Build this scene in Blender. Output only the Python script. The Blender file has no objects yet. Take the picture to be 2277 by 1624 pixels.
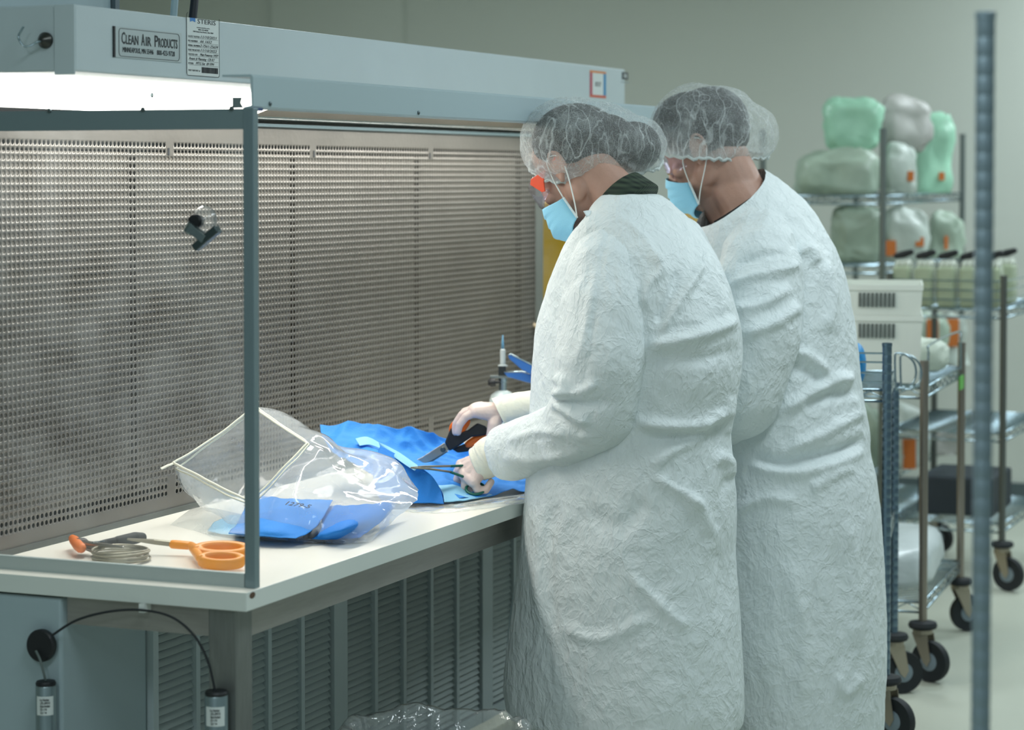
import bpy, bmesh, math, random
import numpy as np
from mathutils import Vector, Matrix, noise
random.seed(7)
R_ = math.radians
SC = bpy.context.scene
COL = SC.collection

# ------------------------------------------------------------------ camera
F_PX, CX, CY = 5200.0, 1138.5, 565.0            # focal length and principal point, in pixels of the 2277 x 1624 frame
PITCH = math.atan(180.0/F_PX)
YAW = math.atan(2192.5*math.cos(PITCH)/F_PX)     # heading, from the bench's long axis (+X) towards its back (+Y)
FW = Vector((math.cos(PITCH)*math.cos(YAW), math.cos(PITCH)*math.sin(YAW), -math.sin(PITCH)))
RT = Vector((math.sin(YAW), -math.cos(YAW), 0))
UP = RT.cross(FW)
EYE = 1.52
TABLE = 0.75
def ray(px, py): return FW + RT*((px-CX)/F_PX) - UP*((py-CY)/F_PX)
_d = ray(548, 1319)
CAM = Vector((0, 0, TABLE)) - _d*((EYE-TABLE)/-_d.z)
def at(px, py, D): return CAM + ray(px, py)*D
def on_z(px, py, z): d = ray(px, py); return CAM + d*((z-CAM.z)/d.z)
def on_x(px, py, x): d = ray(px, py); return CAM + d*((x-CAM.x)/d.x)
def on_y(px, py, y): d = ray(px, py); return CAM + d*((y-CAM.y)/d.y)
def proj(P):
    v = np.asarray(P) - np.array(CAM)
    z = v @ np.array(FW)
    return CX + F_PX*(v @ np.array(RT))/z, CY - F_PX*(v @ np.array(UP))/z, z

cam = bpy.data.cameras.new('camera'); camo = bpy.data.objects.new('camera', cam); COL.objects.link(camo)
camo.location = CAM
camo.rotation_euler = Matrix((RT, UP, -FW)).transposed().to_euler()
cam.sensor_fit = 'HORIZONTAL'; cam.sensor_width = 36.0
cam.lens = 36.0*F_PX/2277
cam.shift_y = -(812.0-CY)/2277
cam.clip_start = 0.05; cam.clip_end = 60
cam.dof.use_dof = True; cam.dof.focus_distance = 5.15; cam.dof.aperture_fstop = 3.4
SC.camera = camo

# ------------------------------------------------------------------ world, lights, exposure
SC.view_settings.view_transform = 'Standard'; SC.view_settings.look = 'None'
SC.view_settings.gamma = 1.0; SC.view_settings.use_curve_mapping = False
SC.view_settings.exposure = 0.0
w = bpy.data.worlds.new('world'); SC.world = w; w.use_nodes = True
w.node_tree.nodes['Background'].inputs[0].default_value = (0.55, 0.72, 0.74, 1)
w.node_tree.nodes['Background'].inputs[1].default_value = 0.31
def area(name, loc, rot, sx, sy, power, col):
    l = bpy.data.lights.new(name, 'AREA'); l.shape = 'RECTANGLE'; l.size = sx; l.size_y = sy
    l.energy = power; l.color = col
    o = bpy.data.objects.new(name, l); COL.objects.link(o); o.location = loc; o.rotation_euler = rot
    return o
COOL = (0.84, 0.945, 1.0)
for i, (x, y, p) in enumerate([(1.5, -1.5, 27), (4.2, -1.9, 40), (-1.3, -1.3, 22), (-3.6, -0.6, 34), (1.0, 2.2, 22), (4.0, 2.0, 50), (6.0, -1.0, 40)]):  # leftmost one is an added fill that brightens the bench's left end
    area('ceiling_and_fill_light', (x, y, 2.86), (0, 0, 0), 1.2, 0.6, p, COOL)
# the fluorescent tubes of the hood, above the work surface
area('hood_tube_light', (1.52, 0.47, 1.705), (0, 0, 0), 2.85, 0.12, 23, (1.0, 0.965, 0.895))
# ------------------------------------------------------------------ helpers
def S(h):
    h = h.lstrip('#'); c = [int(h[i:i+2], 16)/255 for i in (0, 2, 4)]
    return tuple(((v/12.92) if v <= .04045 else ((v+.055)/1.055)**2.4) for v in c)
def mat(name, col, rough=.5, metal=0.0, var=0.0, vscale=6.0, bump=0.0, bscale=40.0, spec=None, alpha=None, stretch=None, emit=None, sub=None, col2=None):
    m = bpy.data.materials.new(name); m.use_nodes = True
    nt = m.node_tree; N = nt.nodes; L = nt.links
    p = N['Principled BSDF']
    c = S(col) if isinstance(col, str) else col
    p.inputs['Base Color'].default_value = (*c, 1); p.inputs['Roughness'].default_value = rough
    p.inputs['Metallic'].default_value = metal
    if spec is not None: p.inputs['Specular IOR Level'].default_value = spec
    if sub: p.inputs['Subsurface Weight'].default_value = sub[0]; p.inputs['Subsurface Radius'].default_value = sub[1]; p.inputs['Subsurface Scale'].default_value = sub[2]
    tc = N.new('ShaderNodeTexCoord'); src = tc.outputs['Object']
    if stretch:
        mp = N.new('ShaderNodeMapping'); mp.inputs['Scale'].default_value = stretch; L.new(src, mp.inputs[0]); src = mp.outputs[0]
    if var or col2:
        n = N.new('ShaderNodeTexNoise'); n.inputs['Scale'].default_value = vscale; n.inputs['Detail'].default_value = 5
        L.new(src, n.inputs['Vector'])
        r = N.new('ShaderNodeValToRGB')
        r.color_ramp.elements[0].position = .3; r.color_ramp.elements[1].position = .7
        a = tuple(v*(1-var) for v in c); b = S(col2) if col2 else tuple(min(1, v*(1+var)) for v in c)
        r.color_ramp.elements[0].color = (*a, 1); r.color_ramp.elements[1].color = (*b, 1)
        L.new(n.outputs[0], r.inputs[0]); L.new(r.outputs[0], p.inputs['Base Color'])
    if bump:
        n = N.new('ShaderNodeTexNoise'); n.inputs['Scale'].default_value = bscale; n.inputs['Detail'].default_value = 4
        L.new(src, n.inputs['Vector'])
        b = N.new('ShaderNodeBump'); b.inputs['Strength'].default_value = bump; b.inputs['Distance'].default_value = .01
        L.new(n.outputs[0], b.inputs['Height']); L.new(b.outputs[0], p.inputs['Normal'])
    if emit: p.inputs['Emission Color'].default_value = (*emit[0], 1); p.inputs['Emission Strength'].default_value = emit[1]
    return m
def film(name, tint=(1, 1, 1), haze=.10, gloss=.12, rough=.08, bump=0.0, bscale=18.0, hazecol=(.9, .95, .95), hvar=0.0, hscale=30.0, ior=1.5):
    """thin clear sheet: see-through, with a mirror sheen and a little milky haze"""
    m = bpy.data.materials.new(name); m.use_nodes = True
    nt = m.node_tree; N = nt.nodes; L = nt.links; N.remove(N['Principled BSDF'])
    out = N['Material Output']
    t = N.new('ShaderNodeBsdfTransparent'); t.inputs[0].default_value = (*tint, 1)
    d = N.new('ShaderNodeBsdfDiffuse'); d.inputs[0].default_value = (*hazecol, 1)
    tr = N.new('ShaderNodeBsdfTranslucent'); tr.inputs[0].default_value = (*hazecol, 1)
    dt = N.new('ShaderNodeMixShader'); dt.inputs[0].default_value = .5; L.new(d.outputs[0], dt.inputs[1]); L.new(tr.outputs[0], dt.inputs[2])
    g = N.new('ShaderNodeBsdfGlossy'); g.inputs['Roughness'].default_value = rough
    # two-sided Schlick reflectance of a thin sheet
    ge = N.new('ShaderNodeNewGeometry'); dp = N.new('ShaderNodeVectorMath'); dp.operation = 'DOT_PRODUCT'
    L.new(ge.outputs['Normal'], dp.inputs[0]); L.new(ge.outputs['Incoming'], dp.inputs[1])
    def mth(op, a, b=None, clamp=False):
        q = N.new('ShaderNodeMath'); q.operation = op; q.use_clamp = clamp
        for i, z in enumerate((a, b)):
            if z is None: continue
            if hasattr(z, 'links'): L.new(z, q.inputs[i])
            else: q.inputs[i].default_value = z
        return q.outputs[0]
    f0 = ((ior-1)/(ior+1))**2
    k5 = mth('POWER', mth('SUBTRACT', 1.0, mth('ABSOLUTE', dp.outputs['Value']), True), 5.0)
    refl = mth('ADD', mth('MULTIPLY', k5, .85*(1-f0)), f0+gloss, True)
    m1 = N.new('ShaderNodeMixShader'); m1.inputs[0].default_value = haze
    tc = N.new('ShaderNodeTexCoord')
    if hvar:
        n = N.new('ShaderNodeTexNoise'); n.inputs['Scale'].default_value = hscale; n.inputs['Detail'].default_value = 6
        L.new(tc.outputs['Object'], n.inputs['Vector'])
        mr = N.new('ShaderNodeMapRange'); mr.inputs[1].default_value = .35; mr.inputs[2].default_value = .7
        mr.inputs[3].default_value = max(0, haze-hvar); mr.inputs[4].default_value = haze+hvar
        L.new(n.outputs[0], mr.inputs[0]); L.new(mr.outputs[0], m1.inputs[0])
    L.new(t.outputs[0], m1.inputs[1]); L.new(dt.outputs[0], m1.inputs[2])
    m2 = N.new('ShaderNodeMixShader'); L.new(refl, m2.inputs[0]); L.new(m1.outputs[0], m2.inputs[1]); L.new(g.outputs[0], m2.inputs[2])
    L.new(m2.outputs[0], out.inputs[0])
    if bump:
        n = N.new('ShaderNodeTexNoise'); n.inputs['Scale'].default_value = bscale; n.inputs['Detail'].default_value = 3
        L.new(tc.outputs['Object'], n.inputs['Vector'])
        b = N.new('ShaderNodeBump'); b.inputs['Strength'].default_value = bump; b.inputs['Distance'].default_value = .02
        L.new(n.outputs[0], b.inputs['Height']); L.new(b.outputs[0], g.inputs['Normal']); L.new(b.outputs[0], d.inputs['Normal'])
    return m

OFF = {}
class MB:
    def __init__(s): s.v = []; s.f = []
    def add(s, vs, fs):
        k = len(s.v); s.v += [tuple(p) for p in vs]; s.f += [tuple(i+k for i in q) for q in fs]; return s
    def box(s, x0, x1, y0, y1, z0, z1):
        return s.add([(x, y, z) for z in (z0, z1) for x, y in ((x0, y0), (x1, y0), (x1, y1), (x0, y1))],
                     [(3, 2, 1, 0), (4, 5, 6, 7), (0, 1, 5, 4), (1, 2, 6, 5), (2, 3, 7, 6), (3, 0, 4, 7)])
    def obox(s, c, ax, h):
        c = Vector(c); ax = [Vector(a) for a in ax]
        vs = [c + ax[0]*h[0]*i + ax[1]*h[1]*j + ax[2]*h[2]*k for k in (-1, 1) for i, j in ((-1, -1), (1, -1), (1, 1), (-1, 1))]
        return s.add(vs, [(3, 2, 1, 0), (4, 5, 6, 7), (0, 1, 5, 4), (1, 2, 6, 5), (2, 3, 7, 6), (3, 0, 4, 7)])
    def tube(s, pts, r, seg=10, closed=False, flat=1.0):
        pts = [Vector(p) for p in pts]; n = len(pts); rr = r if hasattr(r, '__len__') else [r]*n
        ref = None; vs = []
        for i, p in enumerate(pts):
            t = (pts[(i+1) % n]-pts[i-1]) if closed else (pts[min(i+1, n-1)]-pts[max(i-1, 0)])
            if t.length < 1e-9: t = Vector((0, 0, 1))
            t.normalize()
            if ref is None: ref = t.orthogonal().normalized()
            ref = (ref - t*ref.dot(t))
            if ref.length < 1e-6: ref = t.orthogonal()
            ref.normalize(); b = t.cross(ref)
            for k in range(seg):
                a = 2*math.pi*k/seg; vs.append(p + ref*math.cos(a)*rr[i] + b*math.sin(a)*rr[i]*flat)
        fs = []
        for i in range(n if closed else n-1):
            for k in range(seg):
                a = i*seg+k; b = i*seg+(k+1) % seg; j = ((i+1) % n)*seg
                fs.append((a, b, j+(k+1) % seg, j+k))
        if not closed: fs += [tuple(range(seg-1, -1, -1)), tuple((n-1)*seg+k for k in range(seg))]
        return s.add(vs, fs)
    def lathe(s, prof, o, ax=(0, 0, 1), seg=24):
        ax = Vector(ax).normalized(); u = ax.orthogonal().normalized(); v = ax.cross(u); o = Vector(o)
        vs = [o + ax*z + (u*math.cos(2*math.pi*k/seg) + v*math.sin(2*math.pi*k/seg))*max(r, 1e-5) for r, z in prof for k in range(seg)]
        fs = [(i*seg+k, i*seg+(k+1) % seg, (i+1)*seg+(k+1) % seg, (i+1)*seg+k) for i in range(len(prof)-1) for k in range(seg)]
        fs += [tuple(range(seg-1, -1, -1)), tuple((len(prof)-1)*seg+k for k in range(seg))]
        return s.add(vs, fs)
    def ell(s, c, ax, r, seg=24, rings=14):
        c = Vector(c); ax = [Vector(a) for a in ax]; vs = []; fs = []
        for i in range(rings+1):
            th = math.pi*(.001+.998*i/rings)
            for k in range(seg):
                ph = 2*math.pi*k/seg
                vs.append(c + ax[0]*r[0]*math.sin(th)*math.cos(ph) + ax[1]*r[1]*math.sin(th)*math.sin(ph) + ax[2]*r[2]*math.cos(th))
        for i in range(rings):
            for k in range(seg): fs.append((i*seg+k, (i+1)*seg+k, (i+1)*seg+(k+1) % seg, i*seg+(k+1) % seg))
        fs += [tuple(range(seg)), tuple(rings*seg+k for k in range(seg-1, -1, -1))]
        return s.add(vs, fs)
    def cap(s, a, b, ra, rb, seg=12):
        """tapered capsule"""
        a = Vector(a); b = Vector(b); t = (b-a); l = t.length
        if l < 1e-6: return s
        t /= l; pts = []; rr = []
        for k in range(4): q = math.pi/2*k/4; pts.append(a-t*ra*math.cos(q)); rr.append(max(1e-4, ra*math.sin(q)))
        pts.append(a); rr.append(ra); pts.append(b); rr.append(rb)
        for k in range(1, 5): q = math.pi/2*k/4; pts.append(b+t*rb*math.sin(q)); rr.append(max(1e-4, rb*math.cos(q)))
        u = t.orthogonal().normalized(); w_ = t.cross(u); vs = []; fs = []
        for p, r in zip(pts, rr):
            for k in range(seg): vs.append(p + (u*math.cos(2*math.pi*k/seg)+w_*math.sin(2*math.pi*k/seg))*r)
        for i in range(len(pts)-1):
            for k in range(seg): fs.append((i*seg+k, i*seg+(k+1) % seg, (i+1)*seg+(k+1) % seg, (i+1)*seg+k))
        fs += [tuple(range(seg-1, -1, -1)), tuple((len(pts)-1)*seg+k for k in range(seg))]
        return s.add(vs, fs)
    def chain(s, pts, rr, seg=12):
        for i in range(len(pts)-1): s.cap(pts[i], pts[i+1], rr[i], rr[i+1], seg)
        return s
    def grid(s, P, cu=False, flip=False):
        P = np.asarray(P); n, m = P.shape[:2]; fs = []
        for i in range(n-1):
            for k in range(m if cu else m-1):
                q = (i*m+k, i*m+(k+1) % m, (i+1)*m+(k+1) % m, (i+1)*m+k)
                fs.append(q[::-1] if flip else q)
        return s.add(P.reshape(-1, 3), fs)
    def prism(s, poly, o, u, v, n, th):
        """outline poly in the (u,v) plane through o, pushed th along n"""
        o = Vector(o); u = Vector(u); v = Vector(v); n = Vector(n); k = len(poly)
        a = [o+u*x+v*y for x, y in poly]
        fs = [tuple(range(k-1, -1, -1)), tuple(range(k, 2*k))] + [(i, (i+1) % k, k+(i+1) % k, k+i) for i in range(k)]
        return s.add(a+[p+n*th for p in a], fs)
    def build(s, name, m, parent=None, smooth=False, bevel=0.0, solid=0.0, sub=0, angle=None):
        off = OFF.get(parent.name, Vector()) if parent else Vector()
        me = bpy.data.meshes.new(name)
        me.from_pydata([(p[0]-off[0], p[1]-off[1], p[2]-off[2]) for p in s.v], [], s.f)
        me.validate(); me.update()
        return finish(name, me, m, parent, smooth, bevel, solid, sub, angle, off)
def finish(name, me, m, parent=None, smooth=False, bevel=0, solid=0, sub=0, angle=None, off=None):
    me.materials.append(m)
    if smooth or angle:
        me.polygons.foreach_set('use_smooth', [True]*len(me.polygons))
        if angle: me.set_sharp_from_angle(angle=R_(angle))
    o = bpy.data.objects.new(name, me); COL.objects.link(o)
    if parent: o.parent = parent
    OFF[o.name] = off if off is not None else Vector()
    if solid: md = o.modifiers.new('thick', 'SOLIDIFY'); md.thickness = solid; md.offset = 0
    if sub: md = o.modifiers.new('sub', 'SUBSURF'); md.levels = sub; md.render_levels = sub
    if bevel:
        md = o.modifiers.new('bev', 'BEVEL'); md.width = bevel; md.segments = 2; md.limit_method = 'ANGLE'; md.angle_limit = R_(40)
    return o
def np_mesh(name, V, Fq):
    me = bpy.data.meshes.new(name); V = np.asarray(V, dtype=np.float32); Fq = np.asarray(Fq, dtype=np.int32)
    me.vertices.add(len(V)); me.vertices.foreach_set('co', V.ravel())
    k = Fq.shape[1]
    me.loops.add(Fq.size); me.loops.foreach_set('vertex_index', Fq.ravel())
    me.polygons.add(len(Fq)); me.polygons.foreach_set('loop_start', np.arange(len(Fq), dtype=np.int32)*k)
    me.update(calc_edges=True); me.validate()
    return me
def thing(name, label, cat, loc=(0, 0, 0), group=None):
    o = bpy.data.objects.new(name, None); COL.objects.link(o); o.location = loc; o.empty_display_size = .05
    OFF[o.name] = Vector(loc); return tag(o, label, cat, group)
def tag(o, label, cat, group=None):
    o['label'] = label; o['category'] = cat
    if group: o['group'] = group
    return o
def lab(o, s): o['label'] = s; return o
def struct(o): o['kind'] = 'structure'; return o
def kids(o): return [c for c in COL.objects if c.parent == o]
def dup(root, move, label=None, turn=0.0):
    r = root.copy(); COL.objects.link(r); r.location = Vector(root.location)+Vector(move); r.rotation_euler.z += turn
    if label: r['label'] = label
    for c in list(root.children):
        q = c.copy(); COL.objects.link(q); q.parent = r
        for g in list(c.children):
            e = g.copy(); COL.objects.link(e); e.parent = q
    return r
def evaluated(o):
    dg = bpy.context.evaluated_depsgraph_get(); dg.update()
    return bpy.data.meshes.new_from_object(o.evaluated_get(dg), depsgraph=dg)
def remesh(mb, voxel, it=6, fac=.5):
    me = bpy.data.meshes.new('tmp'); me.from_pydata(mb.v, [], mb.f); me.update()
    o = bpy.data.objects.new('tmp', me); COL.objects.link(o)
    md = o.modifiers.new('r', 'REMESH'); md.mode = 'VOXEL'; md.voxel_size = voxel
    if it: md = o.modifiers.new('s', 'SMOOTH'); md.factor = fac; md.iterations = it
    r = evaluated(o); bpy.data.objects.remove(o); bpy.data.meshes.remove(me)
    return r
def get_v(me):
    a = np.empty(len(me.vertices)*3, np.float32); me.vertices.foreach_get('co', a); return a.reshape(-1, 3)
def get_n(me):
    a = np.empty(len(me.vertices)*3, np.float32); me.vertex_normals.foreach_get('vector', a); return a.reshape(-1, 3)
def set_v(me, V): me.vertices.foreach_set('co', np.asarray(V, np.float32).ravel()); me.update()
def shift(me, off):
    set_v(me, get_v(me)-np.array(off, np.float32)); return me
def spl(P, n, closed=False):
    """Catmull-Rom through rows of P, n samples"""
    P = np.asarray(P, float); k = len(P); out = []
    T = np.linspace(0, k if closed else k-1, n, endpoint=not closed)
    for t in T:
        i = min(int(t), (k-1) if closed else k-2); f = t-i
        g = (lambda j: P[j % k]) if closed else (lambda j: P[min(max(j, 0), k-1)])
        a, b, c, d = g(i-1), g(i), g(i+1), g(i+2)
        out.append(.5*((2*b)+(-a+c)*f+(2*a-5*b+4*c-d)*f*f+(-a+3*b-3*c+d)*f**3))
    return np.array(out)
def surf(rows, nu, nv, closed_v=False):
    """smooth sheet through a grid of control points"""
    A = np.array([spl([tuple(p) for p in r], nv, closed_v) for r in rows])
    return np.array([spl(A[:, j], nu) for j in range(A.shape[1])]).transpose(1, 0, 2)
def text(name, s, size, o, u, v, m, parent, width=None, shear=0.0, depth=.0004, bold=0.0, align='LEFT'):
    """lettering as a thin mesh lying in the (u,v) plane at o"""
    c = bpy.data.curves.new('t', 'FONT'); c.body = s; c.size = size; c.extrude = depth/2; c.shear = shear; c.offset = bold; c.align_x = align
    c.resolution_u = 2
    t = bpy.data.objects.new('t', c); COL.objects.link(t)
    me = evaluated(t); bpy.data.objects.remove(t); bpy.data.curves.remove(c)
    V = get_v(me)
    if width and len(V): V[:, 0] *= width/max(1e-6, V[:, 0].max()-V[:, 0].min())
    u = Vector(u).normalized(); v = Vector(v).normalized(); n = u.cross(v)
    off = OFF.get(parent.name, Vector()) if parent else Vector()
    B = np.array([u, v, n])
    set_v(me, V @ B + np.array(Vector(o)-off))
    return finish(name, me, m, parent, off=off)
def fbm(p, sc, oct=3):
    return noise.fractal(Vector(p)*sc, 1.0, 2.0, oct)

# ------------------------------------------------------------------ shared materials
M = {}
M['wall'] = mat('wall_paint', '#c4c9c0', .7, var=.03, vscale=.8)
M['ceil'] = mat('ceiling_tile', '#d8dedc', .8)
M['floor'] = mat('floor_vinyl', '#bdc2b4', .38, var=.05, vscale=1.5)
M['basebd'] = mat('baseboard_vinyl', '#4d5a5c', .5)
M['paint'] = mat('painted_sheet_metal', '#bccace', .42, var=.02, bump=.02, bscale=300)
M['paint_b'] = mat('painted_valance', '#a6bac0', .42, bump=.02, bscale=300)
M['alu'] = mat('anodised_aluminium', '#8a9da3', .38, .75, stretch=(60, 60, 2), var=.05, vscale=20)
M['steel'] = mat('brushed_steel', '#9a9994', .42, .6, var=.05, vscale=5, stretch=(3, 3, 40))
M['chrome'] = mat('chrome_wire', '#9db0b8', .22, .95)
M['steel_post'] = mat('cart_post_steel', '#968f86', .3, .85)
M['lam'] = mat('white_laminate', '#eeebe0', .35, var=.02, vscale=4)
M['lam_edge'] = mat('laminate_edge', '#d6ddd8', .45)
M['black'] = mat('black_plastic', '#12161a', .5)
M['rubber'] = mat('black_rubber', '#1c2226', .7)
M['white'] = mat('white_plastic', '#e2e8e4', .45)
M['screw'] = mat('screw_steel', '#5d6a6c', .35, .8)
M['label'] = mat('label_paper', '#d4dcdb', .5)
M['ink'] = mat('label_ink', '#1e262a', .6)
M['dark'] = mat('cavity_shade', '#20262a', .8)  # near-black colour stands in for the shade inside gaps and openings
# ------------------------------------------------------------------ the room
XW, YB = 7.0, 5.0
struct(MB().box(-6, XW+.1, -6, YB+.1, -.1, 0).build('floor', M['floor']))
struct(MB().box(-6, XW+.1, -6, YB+.1, 3.0, 3.1).build('ceiling', M['ceil']))
struct(MB().box(XW, XW+.1, -6, YB+.1, 0, 3).build('wall_far', M['wall']))
struct(MB().box(-6, XW, YB, YB+.1, 0, 3).build('wall_back', M['wall']))
struct(MB().box(XW-.012, XW, -6, YB, 0, .1).build('baseboard_far', M['basebd']))
struct(MB().box(XW-.05, XW, 3.0, 3.75, 0.1, 3).build('trim_1', M['wall']))

# ------------------------------------------------------------------ the work bench
LEN, TH = 3.06, .0355
wb = thing('workbench', 'long white-topped clean bench with stainless apron that the first person works at', 'workbench', (0, 0, 0))
top = MB().box(0, LEN, 0, .70, TABLE-TH, TABLE).build('worktop', M['lam'], wb, bevel=.0015)
top.data.materials.append(M['lam_edge'])
for p in top.data.polygons:
    if abs(p.normal.z) < .5: p.material_index = 1
lab(MB().ell((.022, -.0003, TABLE-.008), ((1, 0, 0), (0, 1, 0), (0, 0, 1)), (.011, .0008, .006)).build('chip', mat('chipped_core', '#5a4636', .9), top), 'brown chip in the edge')
MB().box(.076, LEN-.08, .032, .038, .655, TABLE-TH).build('apron', M['steel'], wb)
MB().box(.018, .024, .09, .40, .66, TABLE-TH).build('apron', M['steel'], wb)
M['leg'] = mat('leg_steel', '#7c807d', .45, .6, var=.08, vscale=6, stretch=(30, 30, 3))
for x, y in ((.016, .03), (LEN-.08, .03), (.016, .62), (LEN-.08, .62)):
    MB().box(x, x+.060, y, y+.060, 0, TABLE-TH).build('leg', M['leg'], wb, bevel=.003)

# the blower cabinet under the bench with its louvred front
YL = .405
bc = thing('blower_cabinet', 'pale grey blower cabinet with louvred front panels under the bench', 'cabinet', (.03, YL, 0))
M['cab'] = mat('cabinet_paint', '#9fb2b8', .45, bump=.02, bscale=250)
M['louv'] = mat('louvre_paint', '#b3c0c1', .45, .1)
MB().box(.005, .31, YL, .95, .02, .709).build('cabinet_body', M['cab'], bc, bevel=.006)
PW, Z0, Z1 = .870, .04, .705
for k in range(4):
    x0 = .285+k*PW; x1 = min(x0+PW, 3.42)
    if k == 0: x0 = .315
    fr = MB()
    fr.box(x0, x0+.028 if k else x0+.02, YL-.012, YL+.02, Z0, Z1); fr.box(x1-.04, x1, YL-.012, YL+.02, Z0, Z1)
    fr.box(x0, x1, YL-.010, YL+.02, Z1-.01, Z1); fr.box(x0, x1, YL-.010, YL+.02, Z0, Z0+.03)
    a, b = (x0+.022, x1-.04); cw = (b-a)/5
    for j in range(1, 5): fr.box(a+j*cw-.008, a+j*cw+.008, YL-.012, YL+.02, Z0, Z1)
    f = fr.build('louvre_panel', M['paint'], bc)
    MB().box(x0+.01, x1-.01, YL+.018, YL+.03, Z0+.01, Z1-.01).build('backing', M['dark'], f)
    sl = MB()
    for j in range(5):
        xa, xb = a+j*cw+.006, a+(j+1)*cw-.006
        for i in range(39):
            z = Z0+.032+i*.0167
            n = 7; P = []
            for q in range(n):
                t = q/(n-1); x = xa+(xb-xa)*t; bl = math.sin(math.pi*t)**.6
                P.append([(x, YL+.002, z+.0172), (x, YL-.0055-.0012*bl, z+.0050), (x, YL-.0050-.0012*bl, z+.0042), (x, YL+.003, z+.0165)])
            sl.grid(np.array(P))
    sl.build('slat', M['louv'], f)

# ------------------------------------------------------------------ the hood over the bench
YW, XP, YP = .650, .052, .016
hood = thing('laminar_flow_hood', 'pale grey lit hood with perforated metal back wall standing over the bench', 'hood', (.05, .65, TABLE))
# perforated back wall: real punched holes in a 2.5 mm sheet
PIT, HR = .0157, .0052
x0w, x1w, z0w, z1w = .06, 2.985, TABLE+.012, 1.632
nc = int((x1w-x0w)/PIT); nr = int((1.600-(z0w+.028))/PIT)
zs = z0w+.028
ang = np.radians(15+30*np.arange(12))
sq = np.stack([np.cos(ang), np.sin(ang)], 1); sq = sq/np.abs(sq).max(1, keepdims=True)*PIT/2
ci = np.stack([np.cos(ang), np.sin(ang)], 1)*HR
slots = [.11, .808, 1.509, 2.205, 2.90]
cells = []; plain = []
for j in range(nr):
    for i in range(nc):
        cx = x0w+(i+.5)*PIT; cz = zs+(j+.5)*PIT
        gap = (j >= nr-2 or j < 3) and any(abs(cx-s) < .014 for s in slots)
        (plain if gap else cells).append((cx, cz))
cc = np.array(cells); n = len(cc)
V = np.empty((n, 36, 3), np.float32)
V[:, :12, 0] = cc[:, None, 0]+sq[None, :, 0]; V[:, :12, 2] = cc[:, None, 1]+sq[None, :, 1]; V[:, :12, 1] = YW
V[:, 12:24, 0] = cc[:, None, 0]+ci[None, :, 0]; V[:, 12:24, 2] = cc[:, None, 1]+ci[None, :, 1]; V[:, 12:24, 1] = YW
V[:, 24:, 0] = V[:, 12:24, 0]; V[:, 24:, 2] = V[:, 12:24, 2]; V[:, 24:, 1] = YW+.0005
k = np.arange(12); k2 = (k+1) % 12
base = np.concatenate([np.stack([k, k2, k2+12, k+12], 1), np.stack([k+12, k2+12, k2+24, k+24], 1)])
Fq = (np.arange(n)[:, None, None]*36+base[None]).reshape(-1, 4)
V = V.reshape(-1, 3)
ex, ef = [], []
def quad(a, b, c, d):
    kk = len(V)+len(ex); ex.extend([(a, YW, c), (b, YW, c), (b, YW, d), (a, YW, d)]); ef.append((kk, kk+1, kk+2, kk+3))
for cx, cz in plain: quad(cx-PIT/2, cx+PIT/2, cz-PIT/2, cz+PIT/2)
quad(x0w, x1w, z0w, zs); quad(x0w, x1w, zs+nr*PIT, z1w); quad(x0w+nc*PIT, x1w, zs, zs+nr*PIT)
V = np.concatenate([V, np.array(ex, np.float32)]); Fq = np.concatenate([Fq, np.array(ef)])
V -= np.array(OFF[hood.name], np.float32)
M['perf'] = mat('perforated_stainless', '#6a6863', .38, .5, var=.10, vscale=5, bump=.05, bscale=60)
perf = finish('perforated_panel', np_mesh('perforated_panel', V, Fq), M['perf'], hood, off=OFF[hood.name])
MB().box(x0w, x1w, YW-.012, YW, z1w, z1w+.004).build('panel_edge', M['chrome'], perf)
MB().box(x0w, x1w, YW-.006, YW+.004, TABLE, z0w).build('panel_foot', mat('foot_channel', '#5c625f', .5, .5), perf)
for s in slots:
    MB().box(s-.0035, s+.0035, YW-.0012, YW+.001, zs+(nr-2)*PIT+.001, zs+(nr-2)*PIT+.017).build('keyhole', M['dark'], perf)
M['filter'] = mat('filter_face', '#605d56', .6, .2, var=.12, vscale=40)
fj = [-.07, .657, 1.398, 2.120, 2.850]
for a, b in zip(fj[:-1], fj[1:]):
    MB().box(max(a+.020, x0w), b-.020, YW+.0013, YW+.03, TABLE+.072, 1.566).build('filter', M['filter'], hood)
MB().box(2.87, x1w, YW+.0013, YW+.03, TABLE+.072, 1.566).build('filter', M['filter'], hood)
MB().box(.03, 3.05, YW+.07, YW+.08, TABLE, 1.71).build('plenum_back', M['dark'], hood)
MB().box(2.985, 3.0, YW-.02, YW+.07, TABLE, 1.64).build('corner_post', mat('corner_post', '#6d7774', .5, .3), hood)
MB().box(.03, .06, YW+.002, YW+.07, TABLE, 1.64).build('corner_post', M['alu'], hood)
# upper box
XH0, XH1, YH, ZH0, ZH1 = .03, 3.06, .382, 1.713, 1.840
box = MB().box(XH0, XH1, YH, 1.25, ZH0, ZH1).build('upper_housing', M['paint'], hood, bevel=.004)
MB().box(XH0-.003, XH0, YH, YH+.045, ZH0-.006, ZH1).build('corner_strip', M['paint'], box, bevel=.001)
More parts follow.
